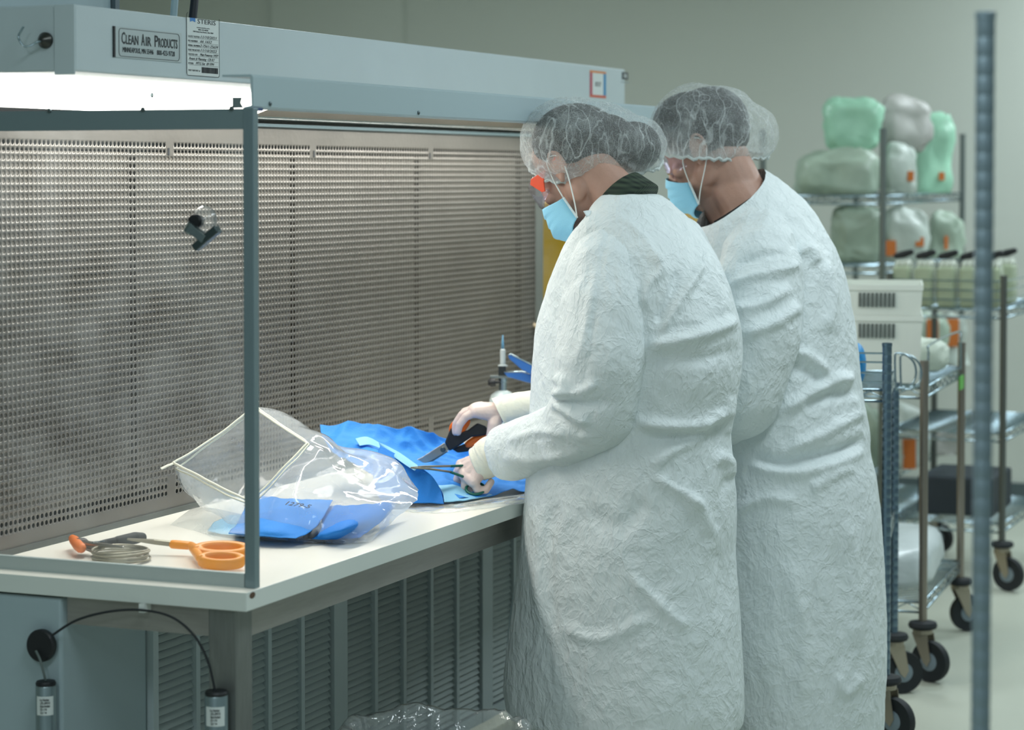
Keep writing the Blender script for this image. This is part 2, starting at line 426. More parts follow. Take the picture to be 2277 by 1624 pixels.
# light box above the back wall: lit diffuser along its length, polished strip below it
M['tube'] = mat('lit_diffuser', '#ffffff', .5, emit=((1.0, .965, .87), 4.5))
M['mirror'] = mat('polished_reflector', '#d8d2c6', .06, .95)
df = MB().box(.034, 2.985, .622, .630, 1.651, ZH0-.001).build('light_diffuser', M['tube'], hood)
lab(df, 'glowing white diffuser under the housing')
MB().prism([(.560, 1.6720), (.560, 1.6735), (.655, 1.6415), (.655, 1.640)], (1.12, 0, 0), (0, 1, 0), (0, 0, 1), (1, 0, 0), 1.865).build('reflector', M['mirror'], hood)
MB().box(.056, 2.985, .640, .652, 1.6365, 1.6395).build('trough_lip', M['chrome'], hood)
c = on_y(337, 212, .622); MB().lathe([(.005, 0), (.005, .002), (.001, .003)], c, (0, -1, 0), 10).build('screw', M['screw'], df)
# left window: rails, post, clear pane
tr = MB().box(.044, .050, .016, .68, 1.601, 1.639).build('top_rail', mat('rail_grey', '#6f8286', .5), hood)
for px in (110, 318, 515):
    c = on_x(px, 243, .043); MB().lathe([(.0045, 0), (.0045, .003), (.002, .004)], (.044, c.y, 1.6395), (-1, 0, 0), 10).build('screw', M['screw'], tr)
MB().box(.045, .057, .030, .66, TABLE, TABLE+.026).build('bottom_rail', mat('bottom_rail_alu', '#b4c0bf', .45, .3), hood)
pt = MB().box(.043, .062, .006, .028, TABLE, 1.640).build('window_post', M['alu'], hood, bevel=.0012)
M['pane'] = film('clear_pane', haze=.03, gloss=.0, rough=.03, hvar=.03, hscale=9, ior=1.25)
MB().box(.049, .053, .022, .655, TABLE+.02, 1.605).build('window_pane', M['pane'], hood)
MB().box(2.998, 3.002, .022, .655, TABLE+.001, 1.605).build('window_pane', M['pane'], hood)
MB().box(2.99, 3.009, .006, .028, TABLE, 1.640).build('window_post', M['alu'], hood, bevel=.0012)
# valance along the front
va = MB()
PV = [(.012, 1.640), (.010, 1.643), (.010, 1.697), (.014, 1.702), (.075, 1.702), (.075, 1.698), (.016, 1.697), (.014, 1.645), (.030, 1.642), (.030, 1.638)]
va.prism(PV, (.050, 0, 0), (0, 1, 0), (0, 0, 1), (1, 0, 0), 2.95)
val = va.build('valance', M['paint_b'], hood)
for px, py in ((600, 231), (930, 251)):
    c = on_y(px, py, .010); MB().lathe([(.0045, 0), (.0045, .002), (.002, .0035)], c, (0, -1, 0), 12).build('screw', M['screw'], val)
MB().box(.052, .085, .0085, .0105, 1.6345, 1.6405).build('tape', mat('blue_tape', '#24406e', .6), val)
lab(MB().prism([(0, 0), (.022, 0), (.022, .020), (.003, .020), (.006, .010)][::-1], (.0465, .030, 1.640), (0, 1, 0), (0, 0, 1), (1, 0, 0), .004).build('bracket', mat('bracket_grey', '#6c7c7e', .5), val), 'small grey end bracket')
# nameplate
def H(px, py): return on_y(px, py, YH)
a, b = H(252, 62), H(402, 130)
np0 = Vector((a.x, YH-.002, 0)); zt, zb = H(252, 58).z, H(252, 127).z
W = b.x-a.x; Hh = zt-zb
M['plate'] = mat('nameplate_alu', '#b9c4c6', .35, .5)
pl = MB().box(a.x, a.x+W, YH-.002, YH, zb, zt).build('nameplate', M['plate'], box)
def rrect(w, h, r, n=5):
    P = []
    for cx, cy, a0 in ((w-r, h-r, 0), (r, h-r, 90), (r, r, 180), (w-r, r, 270)):
        for i in range(n+1): q = R_(a0+90*i/n); P.append((cx+r*math.cos(q), cy+r*math.sin(q)))
    return P
P = rrect(W*.90, Hh*.90, .008)
MB().tube([(a.x+W*.065+x, YH-.0022, zb+Hh*.05+z) for x, z in P], .0006, 4, True).build('border', M['ink'], pl)
MB().box(a.x-.003, a.x+.003, YH-.003, YH, zb, zt).build('plate_edge', M['black'], pl)
UX, UZ = (1, 0, 0), (0, 0, 1)
zx = zb+Hh*.46; yy = YH-.0024
xx = a.x+W*.10
for big, small, wd in (('C', 'LEAN', .255), ('A', 'IR', .155), ('P', 'RODUCTS', .365)):
    text('lettering', big, Hh*.54, (xx, yy, zx), UX, UZ, M['ink'], pl, width=W*.052, bold=.0004)
    text('lettering', small, Hh*.43, (xx+W*.06, yy, zx), UX, UZ, M['ink'], pl, width=W*(wd-.075), bold=.0003)
    xx += W*(wd+.035)
text('lettering', 'MINNEAPOLIS, MN 55446', Hh*.24, (a.x+W*.115, yy, zb+Hh*.19), UX, UZ, M['ink'], pl, width=W*.45)
text('lettering', '800-423-9728', Hh*.24, (a.x+W*.62, yy, zb+Hh*.19), UX, UZ, M['ink'], pl, width=W*.27)
# test certificate sticker, folded over the top edge
a, b = H(414, 45), H(487, 175)
xa, xb = a.x, b.x; W = xb-xa; zt = ZH1; zb = H(414, 167).z; Hh = zt-zb
st = MB().box(xa, xb, YH-.0008, YH-.0001, zb, zt).build('test_label', M['label'], box)
MB().tube([(xa+x, YH-.001, zb+z) for x, z in rrect(W, Hh+.01, .006)[6:]+rrect(W, Hh+.01, .006)[:1]], .0006, 4).build('border', M['ink'], st)
yy = YH-.0011
text('lettering', 'STERIS', Hh*.115, (xa+W*.32, yy, zt-Hh*.085), UX, UZ, M['ink'], st, width=W*.56)
MB().prism([(0, 0), (.5, .3), (1, 0), (1, 1), (0, 1)], (xa+W*.10, yy, zt-Hh*.07), (W*.16, 0, 0), (0, 0, Hh*.07), (0, -1, 0), .0003).build('logo', mat('logo_blue', '#3f7fc0', .6), st)
for i, (t_, w_) in enumerate((('www.steris.com', .40), ('800-333-8838', .30), ('5960 Heisley Road, Mentor, Ohio 44060', .62))):
    text('lettering', t_, Hh*.032, (xa+W*(.5-w_/2), yy, zt-Hh*(.165+.038*i)), UX, UZ, M['ink'], st, width=W*w_)
rows = [('DATE TESTED', '11/10/2021'), ('MO NUMBER', '66 1652'), ('SERIAL NUMBER', '2-7561-25634'), ('DUE FOR RETEST', '11/10/2022'), ('TESTED BY', 'Matt Pomeroy / MTP'), ('', 'Avant # Planning  CB RT'), ('OTHER', 'MTG Set  89 FPM')]
for i, (t_, h_) in enumerate(rows):
    z = zt-Hh*(.335+.078*i)
    if t_: text('lettering', t_, Hh*.042, (xa+W*.04, yy, z), UX, UZ, M['ink'], st, width=W*min(.36, .032*len(t_)))
    text('handwriting', h_, Hh*.066, (xa+W*(.40 if t_ else .06) if len(t_) > 8 else xa+W*(.27 if t_ else .06), yy, z), UX, UZ, M['ink'], st, width=W*min(.56 if t_ else .8, .05*len(h_)), shear=.35)
    MB().box(xa+W*.06, xb-W*.04, yy-.0002, yy, z-.0016, z-.0012).build('rule', M['ink'], st)
z = zt-Hh*.925
text('lettering', 'TEST REPORT #', Hh*.042, (xa+W*.04, yy, z), UX, UZ, M['ink'], st, width=W*.36)
bm_ = MB(); x = xa+W*.45; random.seed(3)
while x < xb-W*.05:
    wv = random.choice((.0006, .001, .0016)); bm_.box(x, x+wv, yy-.0002, yy, z-.002, z+.010); x += wv+random.choice((.0005, .0009))
bm_.build('barcode', M['ink'], st)
# coloured tag and small printed mark near the far end
a, b = H(1311, 156), H(1347, 219)
tg = MB()
for k_, (x0, x1, z0, z1, cN) in enumerate(((0, 1, 0, .12, '#c8683c'), (0, 1, .9, 1, '#d7823f'), (0, .16, .0, .95, '#b0475c'), (.84, 1, .1, 1, '#2d84b5'))):
    pass
W = b.x-a.x; Hh = a.z-b.z
tgp = MB().box(a.x, b.x, YH-.0006, YH, b.z, a.z).build('asset_tag', M['label'], box)
for x0, x1, z0, z1, cN in ((0, 1, 0, .10, '#c8583c'), (0, 1, .92, 1, '#d7823f'), (0, .16, .10, .92, '#b0475c'), (.84, 1, .10, .92, '#2d84b5')):
    MB().box(a.x+W*x0, a.x+W*x1, YH-.001, YH-.0005, b.z+Hh*z0, b.z+Hh*z1).build('tag_border', mat('tag_colour', cN, .5), tgp)
text('lettering', '037', Hh*.25, (a.x+W*.32, YH-.0012, b.z+Hh*.42), UX, UZ, M['ink'], tgp, width=W*.36)
a, b = H(1383, 160), H(1396, 178)
mk = MB().box(a.x, b.x, YH-.0007, YH, b.z, a.z).build('small_mark', M['ink'], box)
W = b.x-a.x; Hh = a.z-b.z
MB().box(a.x+W*.3, a.x+W*.45, YH-.001, YH, b.z+Hh*.25, b.z+Hh*.8).box(a.x+W*.6, a.x+W*.75, YH-.001, YH, b.z+Hh*.25, b.z+Hh*.8).build('mark_lines', M['label'], mk)
MB().box(a.x-W*.15, b.x+W*.15, YH-.0006, YH, b.z-Hh*.42, b.z-Hh*.28).build('mark_text', mat('faint_ink', '#8c9a9c', .6), mk)

# things on and around the hood
c = on_x(103, 90, XH0)
hk = thing('magnetic_hook', 'small steel magnetic hook stuck to the left end of the hood', 'hook', c)
MB().lathe([(.0155, 0), (.0155, .006), (.012, .010), (.007, .016), (.004, .018)], c, (-1, 0, 0), 24).build('magnet', mat('nickel_dark', '#4c4d4a', .3, .9), hk, angle=35)
P = [c+Vector((-.012, 0, -.002)), c+Vector((-.024, .004, -.004)), c+Vector((-.032, .016, -.012)), c+Vector((-.036, .026, -.012)), c+Vector((-.038, .034, -.002)), c+Vector((-.037, .037, .008)), c+Vector((-.036, .030, .020)), c+Vector((-.035, .027, .025))]
MB().tube(spl([tuple(p) for p in P], 30), .0022, 8).build('hook', M['chrome'], hk, smooth=True)
# suction clip on the window
c = on_x(455, 490, .049)
sc = thing('suction_clip', 'steel bulldog clip on a clear suction cup stuck to the left window', 'clip', c)
M['cup'] = film('clear_suction_cup', haze=.12, gloss=.06, rough=.1)
MB().lathe([(.027, 0), (.024, -.004), (.016, -.008), (.009, -.011), (.007, -.014)], c, (1, 0, 0), 28).build('suction_cup', M['cup'], sc, smooth=True)
M['clipst'] = mat('clip_steel', '#859294', .3, .9)
kc = on_x(435, 492, .033)
MB().lathe([(.006, -.016), (.012, -.012), (.013, 0), (.010, .004), (.012, .008)], kc, (-1, 0, .0), 20).build('knob', M['black'], sc, angle=40)
ax1 = Vector((0, -.62, -.42)).normalized(); ax2 = Vector((0, -.56, .83)).normalized()
ax2 = (ax2-ax1*ax2.dot(ax1)).normalized(); nn = Vector((1, 0, 0))
q = on_x(424, 507, .026)
MB().tube([q-ax2*.010, q+ax2*.010], .010, 14).build('spring_coil', M['clipst'], sc, angle=40)
jaw = on_x(460, 530, .028)
MB().obox((q+jaw)/2, (ax1, ax2, nn), (.022, .008, .002)).obox((q+jaw)/2+Vector((-.010, 0, 0)), (ax1, ax2, nn), (.020, .008, .002)).build('clip_arm', M['clipst'], sc, bevel=.001)
ja = (on_x(483, 510, .026)-on_x(436, 550, .026)).normalized()
jb = Vector((1, 0, 0)).cross(ja)
MB().obox(on_x(460, 530, .026), (ja, jb, nn), (.031, .0075, .009)).build('jaw', mat('jaw_dark', '#4c5859', .35, .8), sc, bevel=.002)

# boxes and cables on top of the hood (behind its top edge)
ctl = thing('control_box', 'pale blue-grey box with a dark edge seam on top of the hood', 'box', (.1, .75, ZH1))
MB().box(-.25, .655, .70, 1.1, ZH1+.001, ZH1+.35).build('box_body', M['paint_b'], ctl, bevel=.004)
MB().box(.655, .672, .69, 1.1, ZH1+.001, ZH1+.35).build('end_trim', mat('end_trim_grey', '#5e6d74', .5), ctl)
p = on_y(232, 12, .69); MB().box(p.x-.018, p.x+.018, .688, .70, ZH1+.0, ZH1+.012).build('latch', M['black'], ctl)
p0 = on_y(386, 40, .55); p1 = on_y(392, -40, .55)
tag(MB().tube([(p0.x, .55, ZH1-.001), (p0.x, .55, ZH1+.02), p1, p1+Vector((0, .1, .5))], .008, 10).build('conduit', mat('conduit_white', '#a8c2cc', .4), smooth=True), 'pale conduit rising from the top of the hood', 'conduit')
p0 = on_y(428, 45, .50); p1 = on_y(437, -40, .50)
tag(MB().tube([(p0.x, .50, ZH1-.001), (p0.x, .50, ZH1+.01), p1, p1+Vector((.03, .1, .5))], .009, 10).build('power_cord', mat('cord_black', '#0f1c28', .5), smooth=True), 'black power cord rising from the top of the hood beside the sticker', 'cord')

# tether canisters, disc and cable at the bench's left end
def canister(px, py, r, label, X):
    c = on_x(px, py, X); ztop = c.z
    t = thing('canister', label, 'canister', (c.x, c.y, ztop-.30), 'aluminium canisters at the bench end')
    MB().lathe([(r, -.30), (r, -.002), (r-.001, 0)], (c.x, c.y, ztop), (0, 0, 1), 28).build('canister_body', mat('canister_alu', '#8fa0a4', .35, .8, stretch=(20, 20, 2), var=.06), t, angle=40)
    MB().lathe([(r*.96, 0), (r*1.0, .004), (r*.9, .008), (r*.3, .009)], (c.x, c.y, ztop), (0, 0, 1), 28).build('cap', M['black'], t, angle=40)
    # paper label wrapped round the side facing the camera
    vx = (CAM-c); va_ = math.atan2(vx.y, vx.x); rows = []
    for z in (ztop-.018, ztop-.054):
        rows.append([(c.x+(r+.0006)*math.cos(va_+q), c.y+(r+.0006)*math.sin(va_+q), z) for q in np.linspace(-1.0, .75, 12)])
    lb = MB().grid(np.array(rows)).build('paper_label', M['label'], t, smooth=True)
    v2 = Vector((math.cos(va_), math.sin(va_), 0)); u2 = Vector((-v2.y, v2.x, 0))
    for i, s_ in enumerate(('Part Number:', 'LPL-20010', 'Matte Anodized', 'D-16', 'Qty: 1 ea')):
        text('lettering', s_, .0062, c+v2*(r+.0012)-u2*(.011 if i else .012)+Vector((0, 0, -.026-.006*i)), u2, (0, 0, 1), M['ink'], lb, width=.018 if i in (0, 1, 2) else .012, bold=.0001)
    return t, c
cy1, c1 = canister(102, 1524, .0195, 'aluminium canister with paper label below the black disc', -.022)
cy2, c2 = canister(481, 1546, .0215, 'aluminium canister with paper label in front of the bench leg', -.008)
for c, x1 in ((c1, .005), (c2, .016)):
    t = cy1 if c is c1 else cy2
    MB().box(c.x, x1, c.y-.012, c.y+.012, c.z-.28, c.z-.10).build('mount', M['alu'], t)
dk = on_x(92, 1436, -.010)
cab = thing('tether_cable', 'thin black cable arching from a black disc to the canister by the leg', 'cable', dk)
MB().lathe([(.029, -.008), (.031, -.005), (.031, .004), (.028, .007)], dk, (-1, .0, .05), 36).build('disc', M['black'], cab, angle=40)
P = [on_x(118, 1412, -.02), on_x(170, 1380, -.02), on_x(240, 1361, -.015), on_x(312, 1357, -.01), on_x(380, 1372, -.012), on_x(430, 1412, -.012), on_x(462, 1470, -.010), on_x(478, 1535, -.008), Vector((c2.x, c2.y, c2.z+.006))]
MB().tube(spl([tuple(p) for p in P], 60), .0024, 8).build('cable', M['rubber'], cab, smooth=True)
P = [on_x(80, 1448, -.022), on_x(90, 1470, -.028), on_x(98, 1500, -.026), Vector((c1.x, c1.y, c1.z+.006))]
MB().tube(spl([tuple(p) for p in P], 24), .0026, 8).build('cable', mat('cable_grey', '#5d6a68', .5), cab, smooth=True)
k_ = on_x(312, 1357, -.01); MB().box(-.006, .022, k_.y-.006, k_.y+.006, k_.z-.006, .7143).build('cable_clip', M['white'], cab)
# ------------------------------------------------------------------ people
def gown_mat(name, tint):
    m = bpy.data.materials.new(name); m.use_nodes = True
    nt = m.node_tree; N = nt.nodes; L = nt.links; p = N['Principled BSDF']
    p.inputs['Base Color'].default_value = (*S(tint), 1); p.inputs['Roughness'].default_value = .55
    p.inputs['Specular IOR Level'].default_value = .35
    tc = N.new('ShaderNodeTexCoord')
    n = N.new('ShaderNodeTexNoise'); n.inputs['Scale'].default_value = 7; n.inputs['Detail'].default_value = 4
    L.new(tc.outputs['Object'], n.inputs['Vector'])
    mx = N.new('ShaderNodeVectorMath'); mx.operation = 'MULTIPLY_ADD'; mx.inputs[1].default_value = (.09, .09, .09)
    L.new(n.outputs['Color'], mx.inputs[0]); L.new(tc.outputs['Object'], mx.inputs[2])
    mp = N.new('ShaderNodeMapping'); mp.inputs['Rotation'].default_value = (.4, .7, .5); mp.inputs['Scale'].default_value = (1, 1, .62)
    L.new(mx.outputs[0], mp.inputs[0])
    def crease(scale, w0, dist):
        v = N.new('ShaderNodeTexVoronoi'); v.feature = 'DISTANCE_TO_EDGE'; v.inputs['Scale'].default_value = scale
        L.new(mp.outputs[0], v.inputs['Vector'])
        r = N.new('ShaderNodeMapRange'); r.inputs[1].default_value = 0; r.inputs[2].default_value = w0; r.inputs[3].default_value = 1; r.inputs[4].default_value = 0
        r.interpolation_type = 'SMOOTHSTEP'
        L.new(v.outputs['Distance'], r.inputs[0]); return r.outputs[0]
    def facet(scale):
        v = N.new('ShaderNodeTexVoronoi'); v.inputs['Scale'].default_value = scale
        L.new(mp.outputs[0], v.inputs['Vector']); return v.outputs['Distance']
    def add(a, b, k):
        q = N.new('ShaderNodeMath'); q.operation = 'MULTIPLY_ADD'; q.inputs[1].default_value = k; L.new(b, q.inputs[0]); L.new(a, q.inputs[2]); return q.outputs[0]
    f = N.new('ShaderNodeTexNoise'); f.inputs['Scale'].default_value = 60; f.inputs['Detail'].default_value = 4; L.new(mp.outputs[0], f.inputs['Vector'])
    z = N.new('ShaderNodeValue'); z.outputs[0].default_value = 0
    h = add(z.outputs[0], facet(17), .7)
    h = add(h, facet(38), .75)
    h = add(h, crease(16, .035, 1), .09)
    h = add(h, facet(85), .40)
    h = add(h, crease(40, .06, 1), .07)
    h = add(h, facet(170), .20)
    h = add(h, f.outputs[0], .16)
    b = N.new('ShaderNodeBump'); b.inputs['Strength'].default_value = .60; b.inputs['Distance'].default_value = .008
    L.new(h, b.inputs['Height']); L.new(b.outputs[0], p.inputs['Normal'])
    return m
def cap_mat(name, lo=.12, hi=.75):
    m = bpy.data.materials.new(name); m.use_nodes = True
    nt = m.node_tree; N = nt.nodes; L = nt.links; N.remove(N['Principled BSDF'])
    t = N.new('ShaderNodeBsdfTransparent'); d = N.new('ShaderNodeBsdfDiffuse'); d.inputs[0].default_value = (.86, .92, .92, 1)
    tr = N.new('ShaderNodeBsdfTranslucent'); tr.inputs[0].default_value = (.86, .92, .92, 1)
    a = N.new('ShaderNodeMixShader'); a.inputs[0].default_value = .35; L.new(d.outputs[0], a.inputs[1]); L.new(tr.outputs[0], a.inputs[2])
    tc = N.new('ShaderNodeTexCoord')
    n0 = N.new('ShaderNodeTexNoise'); n0.inputs['Scale'].default_value = 9; n0.inputs['Detail'].default_value = 3; L.new(tc.outputs['Object'], n0.inputs['Vector'])
    ma = N.new('ShaderNodeVectorMath'); ma.operation = 'MULTIPLY_ADD'; ma.inputs[1].default_value = (.12, .12, .12); L.new(n0.outputs['Color'], ma.inputs[0]); L.new(tc.outputs['Object'], ma.inputs[2])
    def strand(scale, off, wd, k):
        mp = N.new('ShaderNodeMapping'); mp.inputs['Location'].default_value = (off, off*.7, 0); mp.inputs['Rotation'].default_value = (off, .3, off*2); mp.inputs['Scale'].default_value = (1, 1, .35)
        L.new(tc.outputs['Object'], mp.inputs[0])
        q = N.new('ShaderNodeTexNoise'); q.inputs['Scale'].default_value = scale; q.inputs['Detail'].default_value = 1.5; L.new(mp.outputs[0], q.inputs['Vector'])
        s_ = N.new('ShaderNodeMath'); s_.operation = 'SUBTRACT'; s_.inputs[1].default_value = .5; L.new(q.outputs[0], s_.inputs[0])
        b_ = N.new('ShaderNodeMath'); b_.operation = 'ABSOLUTE'; L.new(s_.outputs[0], b_.inputs[0])
        r_ = N.new('ShaderNodeMapRange'); r_.inputs[1].default_value = 0; r_.inputs[2].default_value = wd; r_.inputs[3].default_value = k; r_.inputs[4].default_value = 0; L.new(b_.outputs[0], r_.inputs[0])
        return r_.outputs[0]
    r = N.new('ShaderNodeMath'); L.new(strand(13, .7, .014, .42), r.inputs[0])
    rb = N.new('ShaderNodeMath'); L.new(strand(24, 2.1, .018, .30), rb.inputs[0]); L.new(strand(60, 4.3, .03, .16), rb.inputs[1]); L.new(rb.outputs[0], r.inputs[1])
    ga = N.new('ShaderNodeAttribute'); ga.attribute_name = 'gather'
    gm = N.new('ShaderNodeMath'); gm.operation = 'MULTIPLY_ADD'; gm.inputs[1].default_value = .42; L.new(ga.outputs['Fac'], gm.inputs[0]); L.new(r.outputs[0], gm.inputs[2]); r = gm
    n1 = N.new('ShaderNodeTexNoise'); n1.inputs['Scale'].default_value = 520; n1.inputs['Detail'].default_value = 3; L.new(tc.outputs['Object'], n1.inputs['Vector'])
    r1 = N.new('ShaderNodeMapRange'); r1.inputs[1].default_value = .42; r1.inputs[2].default_value = .66; r1.inputs[3].default_value = lo*.6; r1.inputs[4].default_value = lo+.16; L.new(n1.outputs[0], r1.inputs[0])
    n2 = N.new('ShaderNodeTexNoise'); n2.inputs['Scale'].default_value = 14; n2.inputs['Detail'].default_value = 2; L.new(tc.outputs['Object'], n2.inputs['Vector'])
    r2 = N.new('ShaderNodeMapRange'); r2.inputs[1].default_value = .5; r2.inputs[2].default_value = .72; r2.inputs[3].default_value = 0; r2.inputs[4].default_value = .22; L.new(n2.outputs[0], r2.inputs[0])
    s1 = N.new('ShaderNodeMath'); L.new(r.outputs[0], s1.inputs[0]); L.new(r1.outputs[0], s1.inputs[1])
    s2 = N.new('ShaderNodeMath'); s2.use_clamp = True; L.new(s1.outputs[0], s2.inputs[0]); L.new(r2.outputs[0], s2.inputs[1])
    b = N.new('ShaderNodeBump'); b.inputs['Strength'].default_value = .5; b.inputs['Distance'].default_value = .006; L.new(r.outputs[0], b.inputs['Height']); L.new(b.outputs[0], d.inputs['Normal'])
    x = N.new('ShaderNodeMixShader'); L.new(s2.outputs[0], x.inputs[0]); L.new(t.outputs[0], x.inputs[1]); L.new(a.outputs[0], x.inputs[2])
    L.new(x.outputs[0], N['Material Output'].inputs[0]); return m
SKIN_SSS = (.12, (.9, .35, .2), .006)
M['gown'] = gown_mat('gown_nonwoven', '#e0e9ea')
M['capf'] = cap_mat('bouffant_nonwoven', .22)
M['elastic'] = mat('cap_elastic', '#c9d2cf', .8, bump=.6, bscale=160)
M['hair'] = mat('dark_brown_hair', '#1c1815', .6, var=.35, vscale=40, stretch=(1, 1, 3), bump=.5, bscale=150)
M['mask'] = mat('mask_blue', '#8fd0ea', .75, bump=.15, bscale=300)
M['mask_edge'] = mat('mask_edge_white', '#d5e4e6', .75, bump=.5, bscale=200)
M['glove'] = mat('latex_glove', '#d9c6bf', .5, var=.05, vscale=20, bump=.12, bscale=90, sub=(.1, (.8, .4, .3), .004))
M['glove_cuff'] = mat('latex_glove_cuff', '#e6e6d6', .55, bump=.3, bscale=50)
M['lens'] = film('safety_lens', tint=(.95, .93, .98), haze=.03, gloss=.03, rough=.02)
M['trouser'] = mat('dark_trousers', '#2c3238', .8)
M['shoe'] = mat('dark_shoes', '#22262a', .6)

def capsule_px(D): return lambda px, py, dd=0.0: at(px, py, D+dd)
def torso(mb, rows, D, head, x0, nseg=48):
    """stack of oval rings: (row, left edge, right edge, half width across the shoulders)"""
    hd = Vector((math.cos(head), math.sin(head), 0)); lf = Vector((-math.sin(head), math.cos(head), 0))
    lr, hr = abs(lf.dot(RT)), abs(hd.dot(RT)); P = []
    rows = spl([r for r in rows], len(rows)*4)
    for y, xl, xr, a in rows:
        mid = (xl+xr)/2; dD = -((mid-x0)/F_PX*D)*hd.dot(FW)/max(.2, abs(hd.dot(RT)))
        c = at(mid, y, D+dD); s = (xr-xl)/2/F_PX*(D+dD)
        b = math.sqrt(max(s*s-(a*lr)**2, (.35*s)**2))/hr
        P.append([tuple(c + lf*a*math.copysign(abs(math.cos(t))**.88, math.cos(t)) + hd*b*math.copysign(abs(math.sin(t))**.88, math.sin(t))) for t in np.linspace(0, 2*math.pi, nseg, endpoint=False)])
    P = np.array(P); k = len(mb.v); mb.grid(P, cu=True)
    n = nseg; mb.f.append(tuple(k+i for i in range(n))); mb.f.append(tuple(k+(len(P)-1)*n+i for i in range(n-1, -1, -1)))
    return P
def fold(V, Nn, lines, cam=np.array(CAM)):
    """raise or sink soft creases along polylines drawn on the side towards the viewer"""
    x, y, z = proj(V); view = (cam-V); view /= np.linalg.norm(view, axis=1, keepdims=True)
    fac = np.clip((np.sum(Nn*view, 1))*2.5, 0, 1)
    D = np.zeros(len(V))
    for pts, amp, wd in lines:
        P = spl(pts, 16) if len(pts) > 2 else np.array(pts, float)
        best = np.full(len(V), 1e9); tt = np.zeros(len(V)); k = len(P)-1
        for i in range(k):
            a, b = P[i, :2], P[i+1, :2]; d = b-a; l2 = max(d@d, 1e-6)
            t = np.clip(((x-a[0])*d[0]+(y-a[1])*d[1])/l2, 0, 1)
            q = (x-a[0]-t*d[0])**2+(y-a[1]-t*d[1])**2
            m = q < best; best[m] = q[m]; tt[m] = (i+t[m])/k
        taper = np.clip(np.minimum(tt, 1-tt)*5+.15, 0, 1)
        D += 1.35*amp*np.exp(-best/wd**2)*taper
    return V + Nn*(D*fac)[:, None]
def crumple(V, Nn, amp, sc, seed=0.0, aniso=(1, 1, .6)):
    out = np.empty(len(V)); ax, ay, az = aniso
    for i, p in enumerate(V):
        q = Vector((p[0]*sc*ax+seed, p[1]*sc*ay, p[2]*sc*az))
        w_ = noise.noise(q*.6)*.7
        q2 = q + Vector((w_, -w_, w_))
        out[i] = (.5-abs(noise.noise(q2)))*1.2+(.5-abs(noise.noise(q2*2.3+Vector((5, 1, 2)))))*.6
    return V + Nn*(out*amp)[:, None]
def head_frame(c, ang, pitch, roll=0.0, s=1.0):
    """ang: compass heading of the face, pitch: how far it looks down"""
    h = Vector((math.cos(ang), math.sin(ang), 0)); z = Vector((0, 0, 1))
    f = h*math.cos(pitch)-z*math.sin(pitch); u = h*math.sin(pitch)+z*math.cos(pitch); l = u.cross(f)
    if roll: q = Matrix.Rotation(roll, 3, f); u = q @ u; l = q @ l
    l = l*s; f = f*s; u = u*s
    return (lambda a, b, d: Vector(c)+l*a+f*b+u*d), (l, f, u)
def head_pieces(mb, Lc, ax):
    E = lambda p, r: mb.ell(Lc(*p), ax, r, 20, 12)
    E((0, -.012, .045), (.073, .096, .086)); E((0, .045, -.005), (.061, .058, .085)); E((0, .030, -.066), (.057, .060, .052))
    E((0, .070, -.106), (.026, .021, .019)); E((0, .082, .030), (.050, .016, .012)); E((0, .092, -.062), (.024, .013, .010))
    for s in (-1, 1):
        E((s*.040, .062, -.020), (.025, .026, .022)); E((s*.031, .078, .008), (.0135, .0135, .012)); E((s*.010, .108, -.034), (.008, .010, .007))
        E((s*.052, .004, -.058), (.014, .030, .030))
        # ear: thin plate, rolled rim, lobe
        mb.ell(Lc(s*.078, -.012, -.002), ax, (.006, .017, .027), 16, 10)
        rim = [Lc(s*(.082+.004*math.sin(t)), -.014+.019*math.cos(t)-.004*math.sin(t), .000+.031*math.sin(t)) for t in np.linspace(-1.2, 4.0, 16)]
        mb.chain(rim, [.0046]*16, 8)
        E((s*.079, -.002, -.030), (.006, .008, .010)); E((s*.081, -.006, -.006), (.005, .006, .016))
    mb.cap(Lc(0, .092, .014), Lc(0, .116, -.030), .0085, .0125)
def make_mask(Lc, par, n=28, m=26, w=.077, ys=.024, zt=-.062, zb=-.120):
    P = []
    for j in range(m):
        v = j/(m-1); row = []
        yf = .121+.016*math.sin(math.pi*min(1, v*1.15)) - .030*max(0, v-.6)/.4; zf = -.014-.126*v
        pl_ = .0065*((v*5) % 1-.5)+.003*math.sin(v*9+2)
        for i in range(n):
            a = -1+2*i/(n-1); c_ = math.cos(a*math.pi/2); e = abs(a)**1.6
            zz = zf*(1-e)+(zt+(zb-zt)*v)*e
            row.append(tuple(Lc(w*math.sin(a*math.pi/2), ys+(yf-ys)*max(0, c_)**.75+pl_*(1-e), zz)))
        P.append(row)
    P = np.array(P)
    mk = MB().grid(P).build('face_mask', M['mask'], par, smooth=True, solid=.0012)
    for s in (0, -1):
        MB().tube(P[:, s], .0026, 6).build('mask_edge', M['mask_edge'], mk, smooth=True)
    for s in (-1, 1):
        lp = MB()
        lp.tube(spl([tuple(Lc(*p)) for p in ((s*w*1.01, ys, zt), (s*(w+.006), ys-.010, -.01), (s*.085, -.002, .026), (s*.082, -.030, .010), (s*.082, -.024, -.028), (s*(w+.006), ys-.022, zb*.75), (s*w*1.01, ys, zb))], 36), .0016, 6)
        lp.build('ear_loop', M['white'], mk, smooth=True)
    return mk
